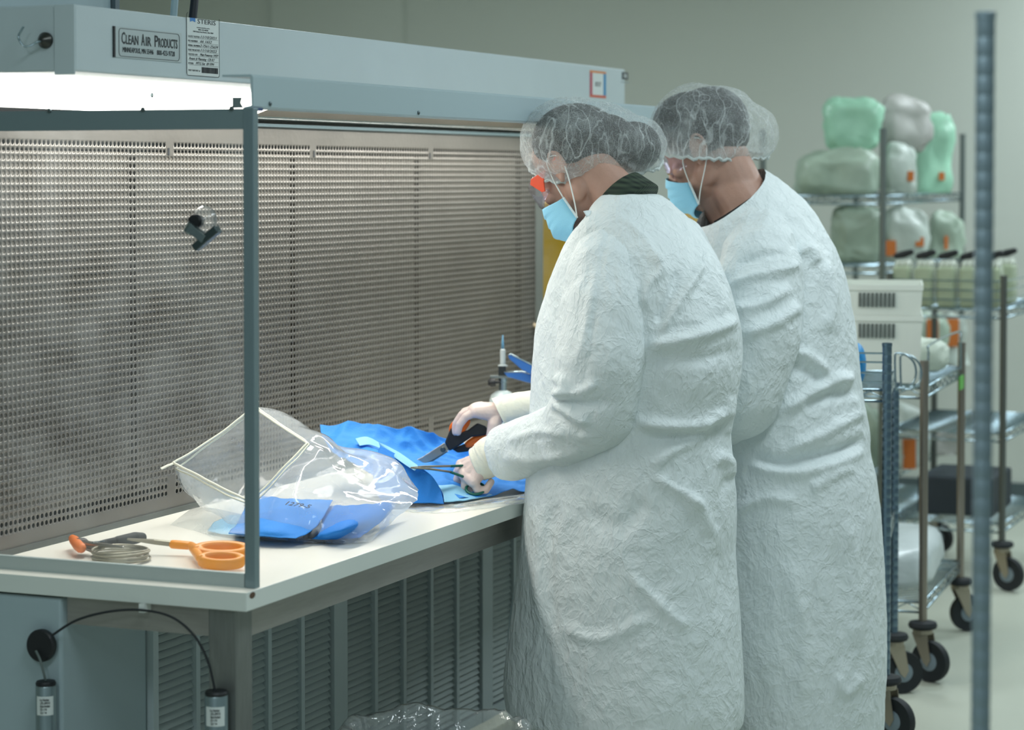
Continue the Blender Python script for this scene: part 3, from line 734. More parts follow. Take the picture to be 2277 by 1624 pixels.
def make_glove(par, name, wrist, kn, fingers, thumb, palm_r=.017, fr=.0098, cuff=None):
    """kn: knuckle points; fingers: lists of points from each knuckle to the tip"""
    mb = MB(); wrist = Vector(wrist)
    for k_, f in zip(kn, fingers):
        mb.cap(wrist, k_, .026, palm_r*.80); pts = [k_]+list(f)
        rr = np.linspace(fr*1.12, fr*.84, len(pts)); mb.chain(pts, rr, 12)
    for a, b in zip(kn[:-1], kn[1:]): mb.cap(a, b, palm_r*.85, palm_r*.85)
    mid = sum((Vector(k_) for k_ in kn), Vector())/len(kn)
    mb.chain([wrist]+list(thumb), [.022]+list(np.linspace(.0155, .0095, len(thumb))), 12)
    me = remesh(mb, .0021, 3, .5)
    V = get_v(me); Nn = get_n(me); V = crumple(V, Nn, .0007, 60, 3.0); set_v(me, V)
    off = OFF[par.name]; shift(me, off)
    g = finish(name, me, M['glove'], par, smooth=True, off=off)
    if cuff:
        pts, rr = cuff
        c = MB(); n = 26; P = spl([tuple(p) for p in pts], n); r = np.interp(np.linspace(0, 1, n), np.linspace(0, 1, len(rr)), rr)
        r = r*(1+.010*np.sin(np.arange(n)*1.3)+.010*np.sin(np.arange(n)*.5+1))
        c.tube(P, list(r), 28); c.build('cuff', M['glove_cuff'], g, smooth=True)
    return g
def cloth_cap(par, lobes, cutp, cutn, name='bouffant_cap', seed=1.0, fade=.03):
    mb = MB()
    for c, ax, r in lobes: mb.ell(c, ax, r, 36, 22)
    me = remesh(mb, .0055, 10, .5)
    V = get_v(me); Nn = get_n(me)
    V = crumple(V, Nn, .0075, 13, seed, (1, 1, 1)); V = crumple(V, Nn, .0025, 40, seed+4, (1, 1, 1)); set_v(me, V)
    bm = bmesh.new(); bm.from_mesh(me)
    bmesh.ops.bisect_plane(bm, geom=bm.verts[:]+bm.edges[:]+bm.faces[:], plane_co=cutp, plane_no=cutn, clear_inner=True)
    loop = [e for e in bm.edges if e.is_boundary]
    nxt = {}
    for e in loop:
        a, b = e.verts; nxt.setdefault(a, []).append(b); nxt.setdefault(b, []).append(a)
    loops = []; seen = set()
    for s in nxt:
        if s in seen: continue
        ch = [s]; seen.add(s); cur = s
        while True:
            q = [v for v in nxt[cur] if v not in seen]
            if not q: break
            cur = q[0]; seen.add(cur); ch.append(cur)
        loops.append([v.co.copy() for v in ch])
    bm.to_mesh(me); bm.free()
    V = get_v(me); dd = (V-np.array(cutp))@np.array(Vector(cutn).normalized())
    at_ = me.attributes.new('gather', 'FLOAT', 'POINT'); at_.data.foreach_set('value', np.exp(-np.clip(dd, 0, 1)/.022).astype(np.float32))
    off = OFF[par.name]; shift(me, off)
    o = finish(name, me, M['capf'], par, smooth=True, off=off)
    loops.sort(key=len)
    if loops and len(loops[-1]) > 8:
        P = spl([tuple(p) for p in loops[-1][::4]], 150, True); n = len(P); cn = Vector(cutn)
        z = np.array([(noise.noise(Vector(p)*70)*.004+.003*math.sin(i*1.4)) for i, p in enumerate(P)])
        P = P+np.array(cn)[None]*z[:, None]
        MB().tube(P, list(.0032+.0016*np.abs(np.sin(np.arange(n)*1.15))), 8, True).build('elastic_edge', M['elastic'], o, smooth=True)
    return o
def make_gown(par, mb, lines, voxel=.0062, seed=0.0, it=9, cuts=(), name='gown', par2=None):
    me = remesh(mb, voxel, it, .5)
    V = get_v(me); Nn = get_n(me)
    V = fold(V, Nn, lines); V = crumple(V, Nn, .0045, 8, seed); V = crumple(V, Nn, .0020, 24, seed+9)
    set_v(me, V)
    for co, no in cuts:
        bm = bmesh.new(); bm.from_mesh(me)
        bmesh.ops.bisect_plane(bm, geom=bm.verts[:]+bm.edges[:]+bm.faces[:], plane_co=co, plane_no=no, clear_outer=True)
        bm.to_mesh(me); bm.free()
    off = OFF[par.name]; shift(me, off)
    return finish(name, me, M['gown'], par2 or par, smooth=True, off=off)

# ============ first person
D1 = 5.45; A1 = R_(70); Q = capsule_px(D1)
foot1 = at(1400, 1000, D1); foot1.z = 0
p1 = thing('person', 'person in white gown, hair cap and orange-templed glasses cutting blue cloth at the bench', 'person', foot1)
H1 = at(1284, 376, 5.55); L1, ax1_ = head_frame(H1, R_(72), R_(42), 0, 1.08)
nb = at(1404, 474, D1+.02)
body = MB(); head_pieces(body, L1, ax1_)
body.cap(L1(0, -.030, -.035), nb, .056, .060, 20)
for a, b, ra, rb in (((1400, 540, .0), (1400, 1000, 0), .115, .13), ((1375, 585, -.04), (1460, 575, .09), .065, .065), ((1400, 980, -.02), (1400, 1060, 0), .13, .13)):
    body.cap(Q(*a), Q(*b), ra, rb, 18)
body.chain([Q(1352, 590, -.13), Q(1338, 900, -.17), Q(1118, 1007, .04), Q(1090, 1015, .09)], [.050, .042, .031, .027], 14)
body.chain([Q(1500, 560, .12), Q(1470, 870, .24), Q(1195, 902, .28), Q(1130, 910, .30)], [.055, .042, .031, .027], 14)
hd1 = Vector((math.cos(A1), math.sin(A1), 0)); lf1 = Vector((-math.sin(A1), math.cos(A1), 0))
for s in (-1, 1):
    hip = foot1+lf1*s*.10+Vector((0, 0, .88)); an = foot1+lf1*s*.12+Vector((0, 0, .09))
    body.chain([hip, foot1+lf1*s*.115+hd1*.02+Vector((0, 0, .48)), an, an+hd1*.12-Vector((0, 0, .05))], [.085, .058, .042, .036], 14)
def add_body(par, mb, voxel=.0042):
    me = remesh(mb, voxel, 3, .5); off = OFF[par.name]; shift(me, off)
    return finish('body', me, M['skin'], par, smooth=True, off=off)
M['skin'] = mat('skin', '#b79180', .5, var=.06, vscale=25, bump=.08, bscale=220, sub=SKIN_SSS)
b1 = add_body(p1, body)
def legs(par, foot, hd, lf, Ht=.74):
    t = MB()
    for s in (-1, 1):
        t.chain([foot+lf*s*.09+Vector((0, 0, Ht)), foot+lf*s*.11+hd*.02+Vector((0, 0, .48)), foot+lf*s*.12+Vector((0, 0, .12))], [.085, .076, .066], 18)
    me = remesh(t, .01, 3); shift(me, OFF[par.name]); finish('trousers', me, M['trouser'], par, smooth=True, off=OFF[par.name])
    for s in (-1, 1):
        a = foot+lf*s*.12; sh = MB()
        sh.chain([a-hd*.05+Vector((0, 0, .05)), a+hd*.08+Vector((0, 0, .047)), a+hd*.17+Vector((0, 0, .042))], [.050, .046, .036], 14)
        sh.cap(a+Vector((0, 0, .05)), a+Vector((0, 0, .11)), .05, .052)
        me = remesh(sh, .008, 3); V = get_v(me); V[:, 2] = np.maximum(V[:, 2], .003); set_v(me, V); shift(me, OFF[par.name])
        finish('shoe', me, M['shoe'], par, smooth=True, off=OFF[par.name])
legs(p1, foot1, hd1, lf1)
# gown
g = MB()
rows = [(436, 1342, 1466, .07), (450, 1326, 1488, .10), (464, 1316, 1502, .115), (490, 1300, 1528, .145), (525, 1275, 1556, .165), (570, 1252, 1583, .18), (640, 1226, 1610, .19), (736, 1203, 1632, .195),
        (830, 1195, 1632, .20), (895, 1190, 1620, .20), (960, 1187, 1612, .20), (1040, 1181, 1618, .205), (1114, 1176, 1622, .21), (1227, 1166, 1622, .22), (1354, 1152, 1630, .225), (1450, 1140, 1634, .23), (1540, 1132, 1636, .23), (1600, 1140, 1634, .23)]
torso(g, rows, D1, A1, 1400)
g.chain([Q(1345, 540, -.08), Q(1350, 620, -.10)], [.072, .080], 20)
sl = MB()
sl.chain([Q(1352, 538, -.075), Q(1345, 610, -.14), Q(1343, 690, -.18), Q(1338, 800, -.205), Q(1326, 905, -.19)], [.066, .086, .097, .103, .096], 24)
sl.chain([Q(1326, 908, -.19), Q(1262, 968, -.11)], [.094, .076], 22)
ce = Q(1112, 1010, .045)
sl.tube([Q(1268, 962, -.11), Q(1200, 986, -.04), Q(1145, 1003, .02), ce], [.074, .069, .066, .060], 22)
g.chain([Q(1505, 545, .11), Q(1535, 640, .16), Q(1500, 870, .24)], [.07, .085, .085], 20)
g.tube([Q(1500, 870, .24), Q(1380, 890, .26), Q(1225, 900, .275)], [.085, .07, .055], 20)
F1 = [([(1440, 770), (1500, 760), (1570, 742), (1638, 715)], .014, 13), ([(1440, 795), (1520, 800), (1600, 790), (1640, 770)], -.007, 16),
      
      ([(1445, 560), (1470, 600), (1440, 640), (1430, 690)], .010, 12), ([(1470, 740), (1500, 690), (1540, 620), (1560, 590)], .010, 10), ([(1460, 720), (1490, 660), (1510, 600)], -.008, 10),
      ([(1410, 935), (1480, 946), (1560, 942), (1625, 905)], .013, 13), ([(1430, 970), (1500, 975), (1570, 965), (1612, 940)], -.010, 15),
      ([(1625, 880), (1622, 930), (1605, 965)], .008, 14), ([(1450, 1040), (1500, 1000), (1560, 970), (1600, 950)], .008, 12),
      ([(1590, 1015), (1620, 1030), (1632, 1060)], .012, 14), ([(1450, 1060), (1520, 1100), (1560, 1130)], .007, 10),
      ([(1238, 835), (1260, 860), (1250, 890)], .014, 13), ([(1222, 870), (1280, 875), (1330, 850)], .010, 11), ([(1232, 893), (1280, 925), (1310, 940)], .010, 10), ([(1245, 880), (1300, 900), (1350, 890)], -.009, 10), ([(1235, 910), (1250, 935), (1300, 965)], -.008, 9),
      ([(1262, 620), (1245, 700), (1250, 790)], -.006, 14), ([(1330, 600), (1310, 700), (1290, 800)], .004, 10), ([(1370, 560), (1400, 620), (1420, 700)], .007, 12),
      ([(1130, 985), (1200, 960), (1260, 965)], .006, 9), ([(1120, 1015), (1200, 1020), (1300, 1000)], .006, 10), ([(1125, 1040), (1190, 1050), (1250, 1035)], -.005, 9),
      ([(1560, 560), (1590, 640), (1610, 700)], .005, 14), ([(1370, 480), (1430, 530), (1450, 570)], .004, 8), ([(1360, 490), (1335, 600), (1318, 740), (1290, 900)], -.0022, 4),
      ([(1530, 1100), (1570, 1160), (1580, 1240)], .008, 16), ([(1300, 1130), (1380, 1170), (1440, 1110)], -.006, 22), ([(1205, 1120), (1195, 1250), (1210, 1400)], .006, 14), ([(1230, 1120), (1222, 1250), (1236, 1400)], -.005, 12),
      ([(1400, 1280), (1470, 1350), (1530, 1400)], .006, 12), ([(1250, 1400), (1340, 1420), (1450, 1370)], .005, 14), ([(1560, 1180), (1600, 1260), (1600, 1380)], -.005, 16), ([(1620, 1050), (1600, 1120), (1590, 1180)], -.006, 12)]
S1_ = [l for l in F1 if np.mean([p[0] for p in l[0]]) < 1350 and 540 < np.mean([p[1] for p in l[0]]) < 1066]
gown1 = make_gown(p1, g, [l for l in F1 if l not in S1_ and l[2] != 11.5], seed=2.0)
make_gown(p1, sl, S1_, seed=5.0, name='sleeve', par2=gown1)
# loose front flap of the gown, hanging against the bench
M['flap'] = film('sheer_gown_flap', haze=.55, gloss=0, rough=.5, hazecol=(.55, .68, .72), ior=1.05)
rw = []
for y, x in ((1110, 1176), (1234, 1157), (1333, 1139), (1432, 1127), (1510, 1127), (1600, 1140)):
    rw.append([tuple(at(x+k*14, y, 5.53-.012*k+.006*math.sin(y*.05+k*2))) for k in range(6)])
MB().grid(surf(rw, 30, 20)).build('gown_flap', M['flap'], gown1, smooth=True)
# small gown tie at the neckline
MB().grid(surf([[at(1297, 470, 5.36), at(1308, 468, 5.37), at(1322, 470, 5.38)], [at(1301, 476, 5.355), at(1310, 478, 5.36), at(1322, 482, 5.37)], [at(1303, 482, 5.36), at(1312, 490, 5.36), at(1320, 496, 5.37)]], 8, 8)).build('collar_tie', M['gown'], gown1, smooth=True, solid=.001)
# hair, cap, collar, mask, glasses
hm = MB(); hm.ell(at(1282, 314, 5.56), (RT, FW, UP), (.108, .096, .091), 24, 14); hm.ell(at(1410, 327, 5.60), (RT, FW, UP), (.066, .066, .062), 20, 12); hm.ell(at(1345, 325, 5.58), (RT, FW, UP), (.085, .08, .078), 20, 12); hm.ell(at(1335, 365, 5.58), (RT, FW, UP), (.062, .06, .05), 20, 12)
me = remesh(hm, .006, 6); shift(me, OFF[p1.name]); hair1 = finish('hair', me, M['hair'], p1, smooth=True, off=OFF[p1.name])
UPc = Vector((0, 0, 1))
lob = [(at(1272, 318, 5.55), (RT, FW, UP), (.119, .116, .105)), (at(1335, 322, 5.57), (RT, FW, UP), (.110, .110, .096)), (at(1410, 328, 5.60), (RT, FW, UP), (.073, .085, .072))]
pa, pb = at(1165, 385, 5.55), at(1300, 432, 5.55)
cn = -(pb-pa).normalized().cross(FW); cn = cn if cn.z > 0 else -cn
cloth_cap(p1, lob, at(1320, 384, 5.55), (UP-FW*.46).normalized(), seed=3.0)
ca = (L1(0, -.03, -.05)-nb).normalized()
cl = MB().lathe([(.060, -.035), (.059, .022), (.063, .034), (.071, .030), (.083, -.022)], nb+ca*.034+RT*.008, ca, 40)
pm = bpy.data.materials.new('dark_plaid'); pm.use_nodes = True
nt = pm.node_tree; N = nt.nodes; Lk = nt.links; pr = N['Principled BSDF']; pr.inputs['Roughness'].default_value = .85
tc = N.new('ShaderNodeTexCoord'); wv = []
for dr in ('X', 'Z'):
    q = N.new('ShaderNodeTexWave'); q.bands_direction = dr; q.inputs['Scale'].default_value = 26; q.inputs['Distortion'].default_value = .4; Lk.new(tc.outputs['Object'], q.inputs['Vector']); wv.append(q)
mu = N.new('ShaderNodeMath'); mu.operation = 'ADD'; Lk.new(wv[0].outputs['Fac'], mu.inputs[0]); Lk.new(wv[1].outputs['Fac'], mu.inputs[1])
rp = N.new('ShaderNodeValToRGB'); rp.color_ramp.elements[0].color = (*S('#10201c'), 1); rp.color_ramp.elements[1].color = (*S('#3d4c3c'), 1); rp.color_ramp.elements[1].position = .95
hf = N.new('ShaderNodeMath'); hf.operation = 'MULTIPLY'; hf.inputs[1].default_value = .5; Lk.new(mu.outputs[0], hf.inputs[0]); Lk.new(hf.outputs[0], rp.inputs[0]); Lk.new(rp.outputs[0], pr.inputs['Base Color'])
cl.build('shirt_collar', pm, p1, smooth=True)
mk1 = make_mask(L1, p1)
# safety glasses
gl = []
for z in np.linspace(.026, -.030, 8):
    gl.append([tuple(L1(.076*math.sin(t), .046+.078*math.cos(t)-.010*(z < -.02), z+.004)) for t in np.linspace(-1.45, 1.45, 30)])
ls = MB().grid(np.array(gl)).build('safety_glasses', M['lens'], p1, smooth=True, solid=.002)
M['orange_t'] = mat('orange_temple', '#e8502a', .4)
for s in (-1, 1):
    pts = [(.020, .012), (.064, .024), (.074, .016), (.060, -.018), (.052, -.023), (.040, -.004)]
    o_ = L1(s*.0775, 0, .004)
    MB().prism(pts if s > 0 else pts[::-1], o_, ax1_[1], ax1_[2], ax1_[0]*s, .003).build('temple', M['orange_t'], ls, bevel=.001)
    MB().tube([L1(s*.079, .010, .016), L1(s*.082, -.02, .014)], .002, 6).build('temple_tip', M['orange_t'], ls)
# gloves
GQ = capsule_px(5.55)
kn = [GQ(1026, 1034, .032), GQ(1026, 1046, .012), GQ(1036, 1060, -.008), GQ(1054, 1072, -.026)]
fg = [[GQ(1017, 1050, .040), GQ(1026, 1068, .048), GQ(1044, 1074, .046)], [GQ(1017, 1066, .018), GQ(1032, 1082, .026), GQ(1052, 1084, .030)],
      [GQ(1034, 1084, -.004), GQ(1052, 1094, .004), GQ(1070, 1090, .010)], [GQ(1062, 1090, -.024), GQ(1080, 1090, -.018), GQ(1092, 1072, -.010)]]
gl_l = make_glove(p1, 'glove', GQ(1076, 1026, .0), kn, fg, [GQ(1058, 1022, .030), GQ(1034, 1030, .056), GQ(1020, 1044, .060)],
                  cuff=([GQ(1060, 1034, .004), GQ(1078, 1025, 0), GQ(1096, 1012, -.006), GQ(1128, 1003, -.025)], [.040, .0455, .047, .047]))
GR = capsule_px(5.74)
kn = [GR(1056, 917, -.026), GR(1052, 912, -.006), GR(1058, 908, .014), GR(1070, 906, .034)]
fg = [[GR(1036, 927, -.028), GR(1022, 945, -.026), GR(1018, 962, -.022)], [GR(1028, 922, -.006), GR(1014, 942, -.004), GR(1012, 962, -.002)],
      [GR(1034, 916, .016), GR(1018, 936, .016), GR(1014, 955, .016)], [GR(1050, 914, .036), GR(1036, 930, .036), GR(1030, 950, .034)]]
gl_r = make_glove(p1, 'glove', GR(1108, 918, 0), kn, fg, [GR(1098, 945, -.022), GR(1092, 972, -.026), GR(1083, 990, -.024)],
                  cuff=([GR(1110, 918, 0), GR(1122, 913, 0), GR(1160, 905, 0), GR(1206, 900, -.01)], [.040, .037, .037, .038]))

# ============ second person
D2 = 5.86; A2 = R_(80); Q2 = capsule_px(D2)
foot2 = at(1730, 1000, D2); foot2.z = 0
p2 = thing('person', 'person in white gown and hair cap with dark shirt neckline, farther along the bench', 'person', foot2)
hd2 = Vector((math.cos(A2), math.sin(A2), 0)); lf2 = Vector((-math.sin(A2), math.cos(A2), 0))
H2 = at(1574, 334, 5.93); L2, ax2_ = head_frame(H2, R_(84), R_(26), 0, 1.07)
nb2 = at(1668, 470, D2+.02)
body = MB(); head_pieces(body, L2, ax2_)
body.cap(L2(0, -.030, -.030), at(1652, 440, D2+.04), .062, .064, 20); body.cap(at(1638, 425, D2+.04), nb2, .064, .07, 20)
body.cap(at(1588, 430, D2+.08), at(1625, 495, D2+.06), .050, .046)
for a, b, ra, rb in (((1690, 560, 0), (1720, 1020, 0), .13, .15), ((1690, 575, -.09), (1740, 575, .10), .07, .07)): body.cap(Q2(*a), Q2(*b), ra, rb, 18)
body.chain([Q2(1695, 590, -.14), Q2(1640, 880, -.20), Q2(1440, 985, -.02), Q2(1405, 1000, .02)], [.06, .045, .033, .028], 14)
body.chain([Q2(1690, 560, .15), Q2(1650, 880, .20), Q2(1460, 955, .30), Q2(1425, 960, .33)], [.06, .045, .033, .028], 14)
for s in (-1, 1):
    an = foot2+lf2*s*.12+Vector((0, 0, .09))
    body.chain([foot2+lf2*s*.10+Vector((0, 0, .9)), foot2+lf2*s*.115+hd2*.02+Vector((0, 0, .48)), an, an+hd2*.12-Vector((0, 0, .05))], [.09, .06, .042, .036], 14)
b2 = add_body(p2, body)
legs(p2, foot2, hd2, lf2)
g = MB()
rows = [(372, 1640, 1692, .05), (392, 1612, 1722, .08), (408, 1598, 1742, .10), (432, 1580, 1768, .13), (462, 1566, 1798, .15), (500, 1552, 1824, .18), (570, 1530, 1858, .19), (650, 1508, 1877, .20), (760, 1495, 1894, .21), (850, 1490, 1903, .215), (915, 1488, 1912, .215),
        (960, 1488, 1920, .215), (1000, 1492, 1922, .215), (1060, 1490, 1935, .22), (1150, 1488, 1945, .225), (1300, 1486, 1952, .23), (1430, 1486, 1956, .235), (1540, 1488, 1953, .235), (1660, 1490, 1948, .235)]
torso(g, rows, D2, A2, 1725)
g.chain([Q2(1680, 530, -.09), Q2(1680, 620, -.12)], [.080, .09], 20)
sl = MB()
sl.chain([Q2(1690, 540, -.10), Q2(1692, 610, -.16), Q2(1676, 740, -.205), Q2(1640, 880, -.21), Q2(1560, 930, -.13)], [.085, .105, .113, .105, .085], 22)
sl.tube([Q2(1565, 925, -.13), Q2(1500, 960, -.06), Q2(1448, 983, -.02)], [.085, .07, .058], 20)
g.chain([Q2(1700, 540, .13), Q2(1690, 640, .17), Q2(1650, 880, .20)], [.08, .10, .09], 20)
g.tube([Q2(1650, 880, .20), Q2(1550, 920, .26), Q2(1468, 952, .30)], [.09, .07, .055], 20)
F2 = [([(1600, 560), (1660, 530), (1730, 520), (1790, 540)], .006, 14), ([(1620, 640), (1680, 615), (1740, 600), (1775, 590)], .010, 11), ([(1625, 690), (1690, 680), (1760, 640)], .009, 11), ([(1640, 590), (1700, 570), (1750, 560)], -.007, 10),
      ([(1830, 580), (1845, 660), (1835, 740)], .010, 14), ([(1770, 560), (1800, 560), (1812, 590)], .012, 11),
      ([(1650, 745), (1720, 720), (1780, 680)], .010, 12), ([(1740, 780), (1790, 790), (1840, 830)], .009, 11), ([(1745, 810), (1800, 830), (1850, 860)], -.008, 12),
      ([(1740, 915), (1800, 880), (1850, 850), (1895, 835)], .014, 13), ([(1780, 900), (1840, 880), (1900, 870)], -.010, 14), ([(1640, 1000), (1720, 1030), (1800, 1020), (1880, 1000), (1922, 975)], -.014, 13), ([(1650, 1020), (1740, 1050), (1830, 1040), (1920, 1000)], .010, 14),
      ([(1870, 840), (1890, 880), (1915, 940)], .008, 12), ([(1755, 1000), (1840, 960), (1910, 920)], .009, 12), ([(1800, 1090), (1850, 1060), (1900, 1040)], .007, 12), ([(1630, 1140), (1700, 1110), (1770, 1115)], .006, 12),
      ([(1880, 1150), (1900, 1300), (1895, 1450)], .006, 18), ([(1850, 1200), (1870, 1350), (1880, 1500)], -.005, 16), ([(1750, 1250), (1790, 1400), (1780, 1560)], .005, 18), ([(1860, 1500), (1880, 1540), (1920, 1500)], .006, 12)]
S2_ = [l for l in F2 if np.mean([p[0] for p in l[0]]) < 1765 and np.mean([p[1] for p in l[0]]) < 760]
gown2 = make_gown(p2, g, [l for l in F2 if l not in S2_], seed=11.0, cuts=[(at(1635, 436, D2), (RT*-.56+UP*.83-FW*.22).normalized())])
make_gown(p2, sl, S2_, seed=15.0, name='sleeve', par2=gown2)
hm = MB(); hm.ell(L2(0, -.026, .050), ax2_, (.084, .102, .094), 24, 14); hm.ell(L2(0, -.07, .012), ax2_, (.060, .042, .050), 20, 12); hm.ell(at(1535, 280, 5.93), (RT, FW, UP), (.098, .085, .088), 20, 12)
me = remesh(hm, .006, 6); shift(me, OFF[p2.name]); finish('hair', me, M['hair'], p2, smooth=True, off=OFF[p2.name])
lob = [(at(1552, 300, 5.93), (RT, FW, UP), (.126, .110, .126)), (at(1600, 295, 5.94), (RT, FW, UP), (.105, .11, .118)), (at(1652, 298, 5.96), (RT, FW, UP), (.085, .09, .080))]
cloth_cap(p2, lob, at(1575, 344, 5.93), (RT*.06+UP-FW*.16).normalized(), seed=8.0)
ca = (at(1640, 400, D2+.04)-nb2).normalized()
MB().lathe([(.080, -.03), (.079, .008), (.081, .012), (.084, .008), (.086, -.03)], at(1653, 460, D2+.03), (RT*-.56+UP*.83), 40).build('shirt_collar', mat('black_shirt', '#0c0f14', .8), p2, smooth=True)
make_mask(L2, p2, ys=.046, w=.075)
gl = []
for z in np.linspace(.026, -.030, 8):
    gl.append([tuple(L2(.074*math.sin(t), .036+.078*math.cos(t)-.010*(z < -.02), z+.004)) for t in np.linspace(-1.45, 1.45, 30)])
ls2 = MB().grid(np.array(gl)).build('safety_glasses', M['lens'], p2, smooth=True, solid=.002)
for s in (-1, 1): MB().tube([L2(s*.076, .045, .012), L2(s*.081, .0, .016), L2(s*.080, -.02, .010)], .002, 6).build('temple', M['lens'], ls2)
for (x, y, dd, sg) in ((1402, 1002, .02, 1), (1420, 962, .33, -1)):
    B = lambda a, b, c: Q2(x-a, y+b, dd+c*sg)
    kn = [B(48, 8, .030), B(52, 8, .010), B(50, 10, -.010), B(44, 14, -.028)]
    fg = [[B(74, 18, .034), B(88, 34, .036)], [B(80, 20, .012), B(94, 38, .012)], [B(76, 22, -.012), B(88, 40, -.012)], [B(64, 26, -.032), B(74, 42, -.034)]]
    make_glove(p2, 'glove', B(0, 0, 0), kn, fg, [B(20, 12, .034), B(42, 26, .050), B(58, 38, .052)], cuff=([B(8, 2, 0), B(-8, -2, 0), B(-46, -16, -.03)], [.038, .039, .041]))
# ------------------------------------------------------------------ things lying on the bench
T0 = TABLE+.0005
def T(px, py, z=T0): return on_z(px, py, z)
# coil of wire
c = T(268, 1248); c.z = T0
wc = MB()
for i in range(7):
    r = .052+.0016*((i*3) % 4); z = T0+.0028+.0034*i
    wc.tube([c+Vector((r*math.cos(t)+.0015*math.sin(i*2), r*math.sin(t)+.0015*math.cos(i*3), z-T0+.0012*math.sin(2*t+i))) for t in np.linspace(0, 2*math.pi, 40, endpoint=False)], .0021, 6, True)
tag(wc.build('wire_coil', mat('galvanised_wire', '#a19d8d', .4, .8), smooth=True), 'coil of grey metal wire lying on the bench in front of the pliers', 'wire coil')
# orange scissors
M['orange'] = mat('orange_plastic', '#f59d34', .35, sub=(.1, (.6, .3, .1), .004))
M['blade'] = mat('steel_blade', '#8d8c80', .28, .9)
piv = T(404, 1236); piv.z = T0+.022
tip = T(283, 1232); tip.z = T0+.030
osx = thing('scissors', 'orange-handled scissors resting on the wire coil at the left of the bench', 'scissors', Vector((piv.x, piv.y, T0)))
dx = (tip-piv).normalized(); sd = (Vector((0, 0, 1)).cross(dx).normalized()*.55+Vector((0, 0, .83))); sd = (sd-dx*sd.dot(dx)).normalized(); up_ = dx.cross(sd)
L0 = (tip-piv).length
bl = MB()
for sgn, zz in ((1, .0012), (-1, -.0012)):
    bl.prism([(-.02, -.006), (L0*.5, -.0065), (L0, -.001), (L0, .001), (L0*.5, .0055), (-.02, .007)], piv+up_*(zz-.001), dx, sd*sgn, up_*sgn, .002*sgn)
bl.build('blade', M['blade'], osx)
MB().lathe([(.0055, -.006), (.0055, .006), (.004, .0075)], piv, up_, 16).build('pivot_screw', M['screw'], osx)
def loop_handle(cpx, cpy, a, b, z0, hgt, tilt):
    cc_ = T(cpx, cpy); ang = math.atan2(-dx.y, -dx.x)+tilt; ex = Vector((math.cos(ang), math.sin(ang), 0)); ey = Vector((-ex.y, ex.x, 0))
    if ey.dot(FW) < 0: ey = -ey
    ey = ey*.95+Vector((0, 0, .42)); z0 += b*.40
    rows = []
    for zz, k in ((0, .93), (.15, 1), (.85, 1), (1, .95), (1, .70), (.85, .62), (.15, .62), (0, .70), (0, .93)):
        rows.append([tuple(Vector((cc_.x, cc_.y, z0+hgt*zz)) + ex*a*k*math.cos(t) + ey*b*(k if k > .8 else k*.85)*math.sin(t)) for t in np.linspace(0, 2*math.pi, 32, endpoint=False)])
    return np.array(rows), Vector((cc_.x, cc_.y, z0+hgt*.6))-ex*a*.86
for (px, py, a, b, z0, hg, tl, tag_) in ((494, 1250, .060, .021, T0+.004, .020, .10, 0), (492, 1266, .050, .018, T0, .020, -.06, 1)):
    G_, st_ = loop_handle(px, py, a, b, z0, hg, tl)
    h_ = MB().grid(G_, cu=True)
    h_.chain([piv+dx*.018-Vector((0, 0, .002*tag_)), piv-dx*.02, st_], [.0085, .0090, .0100], 12)
    h_.build('handle', M['orange'], osx, smooth=True, sub=1)
# pliers
pl0 = T(200, 1226); pl0.z = T0+.012
ply = thing('pliers', 'spring-loaded pliers with one black and one orange-ended grip beside the wire coil', 'pliers', Vector((pl0.x, pl0.y, T0)))
def PT(px, py, z): return on_z(px, py, T0+z)
MB().chain([PT(208, 1214, .020), PT(236, 1208, .022), PT(262, 1204, .024)], [.006, .008, .0095], 14).chain([PT(262, 1204, .024), PT(300, 1197, .026), PT(316, 1195, .024)], [.0105, .0125, .0095], 14).build('grip', M['rubber'], ply, smooth=True)
o1 = MB().chain([PT(180, 1219, .020), PT(174, 1214, .022), PT(166, 1203, .024), PT(161, 1198, .022)], [.0105, .011, .0105, .008], 14).build('grip', mat('grip_orange', '#e0752e', .5), ply, smooth=True)
lab(o1, 'orange-ended grip')
MB().chain([PT(194, 1212, .020), PT(184, 1211, .020), PT(174, 1210, .022)], [.009, .0135, .0125], 14).build('grip_collar', M['black'], ply, smooth=True)
jw = MB()
jw.chain([PT(190, 1210, .024), PT(212, 1212, .026), PT(240, 1214, .028), PT(273, 1218, .028)], [.007, .006, .0045, .003], 10)
jw.chain([PT(192, 1218, .014), PT(208, 1222, .014), PT(230, 1219, .018)], [.006, .008, .003], 10)
jw.build('jaw', mat('plier_steel', '#9b9a92', .3, .85), ply, smooth=True)
P = [PT(206+.9*i, 1206-.08*i, .028+.004*math.sin(i*1.6)) + Vector((0, .004*math.cos(i*1.6), 0)) for i in range(28)]
MB().tube(P, .0009, 6).build('spring', M['chrome'], ply, smooth=True)

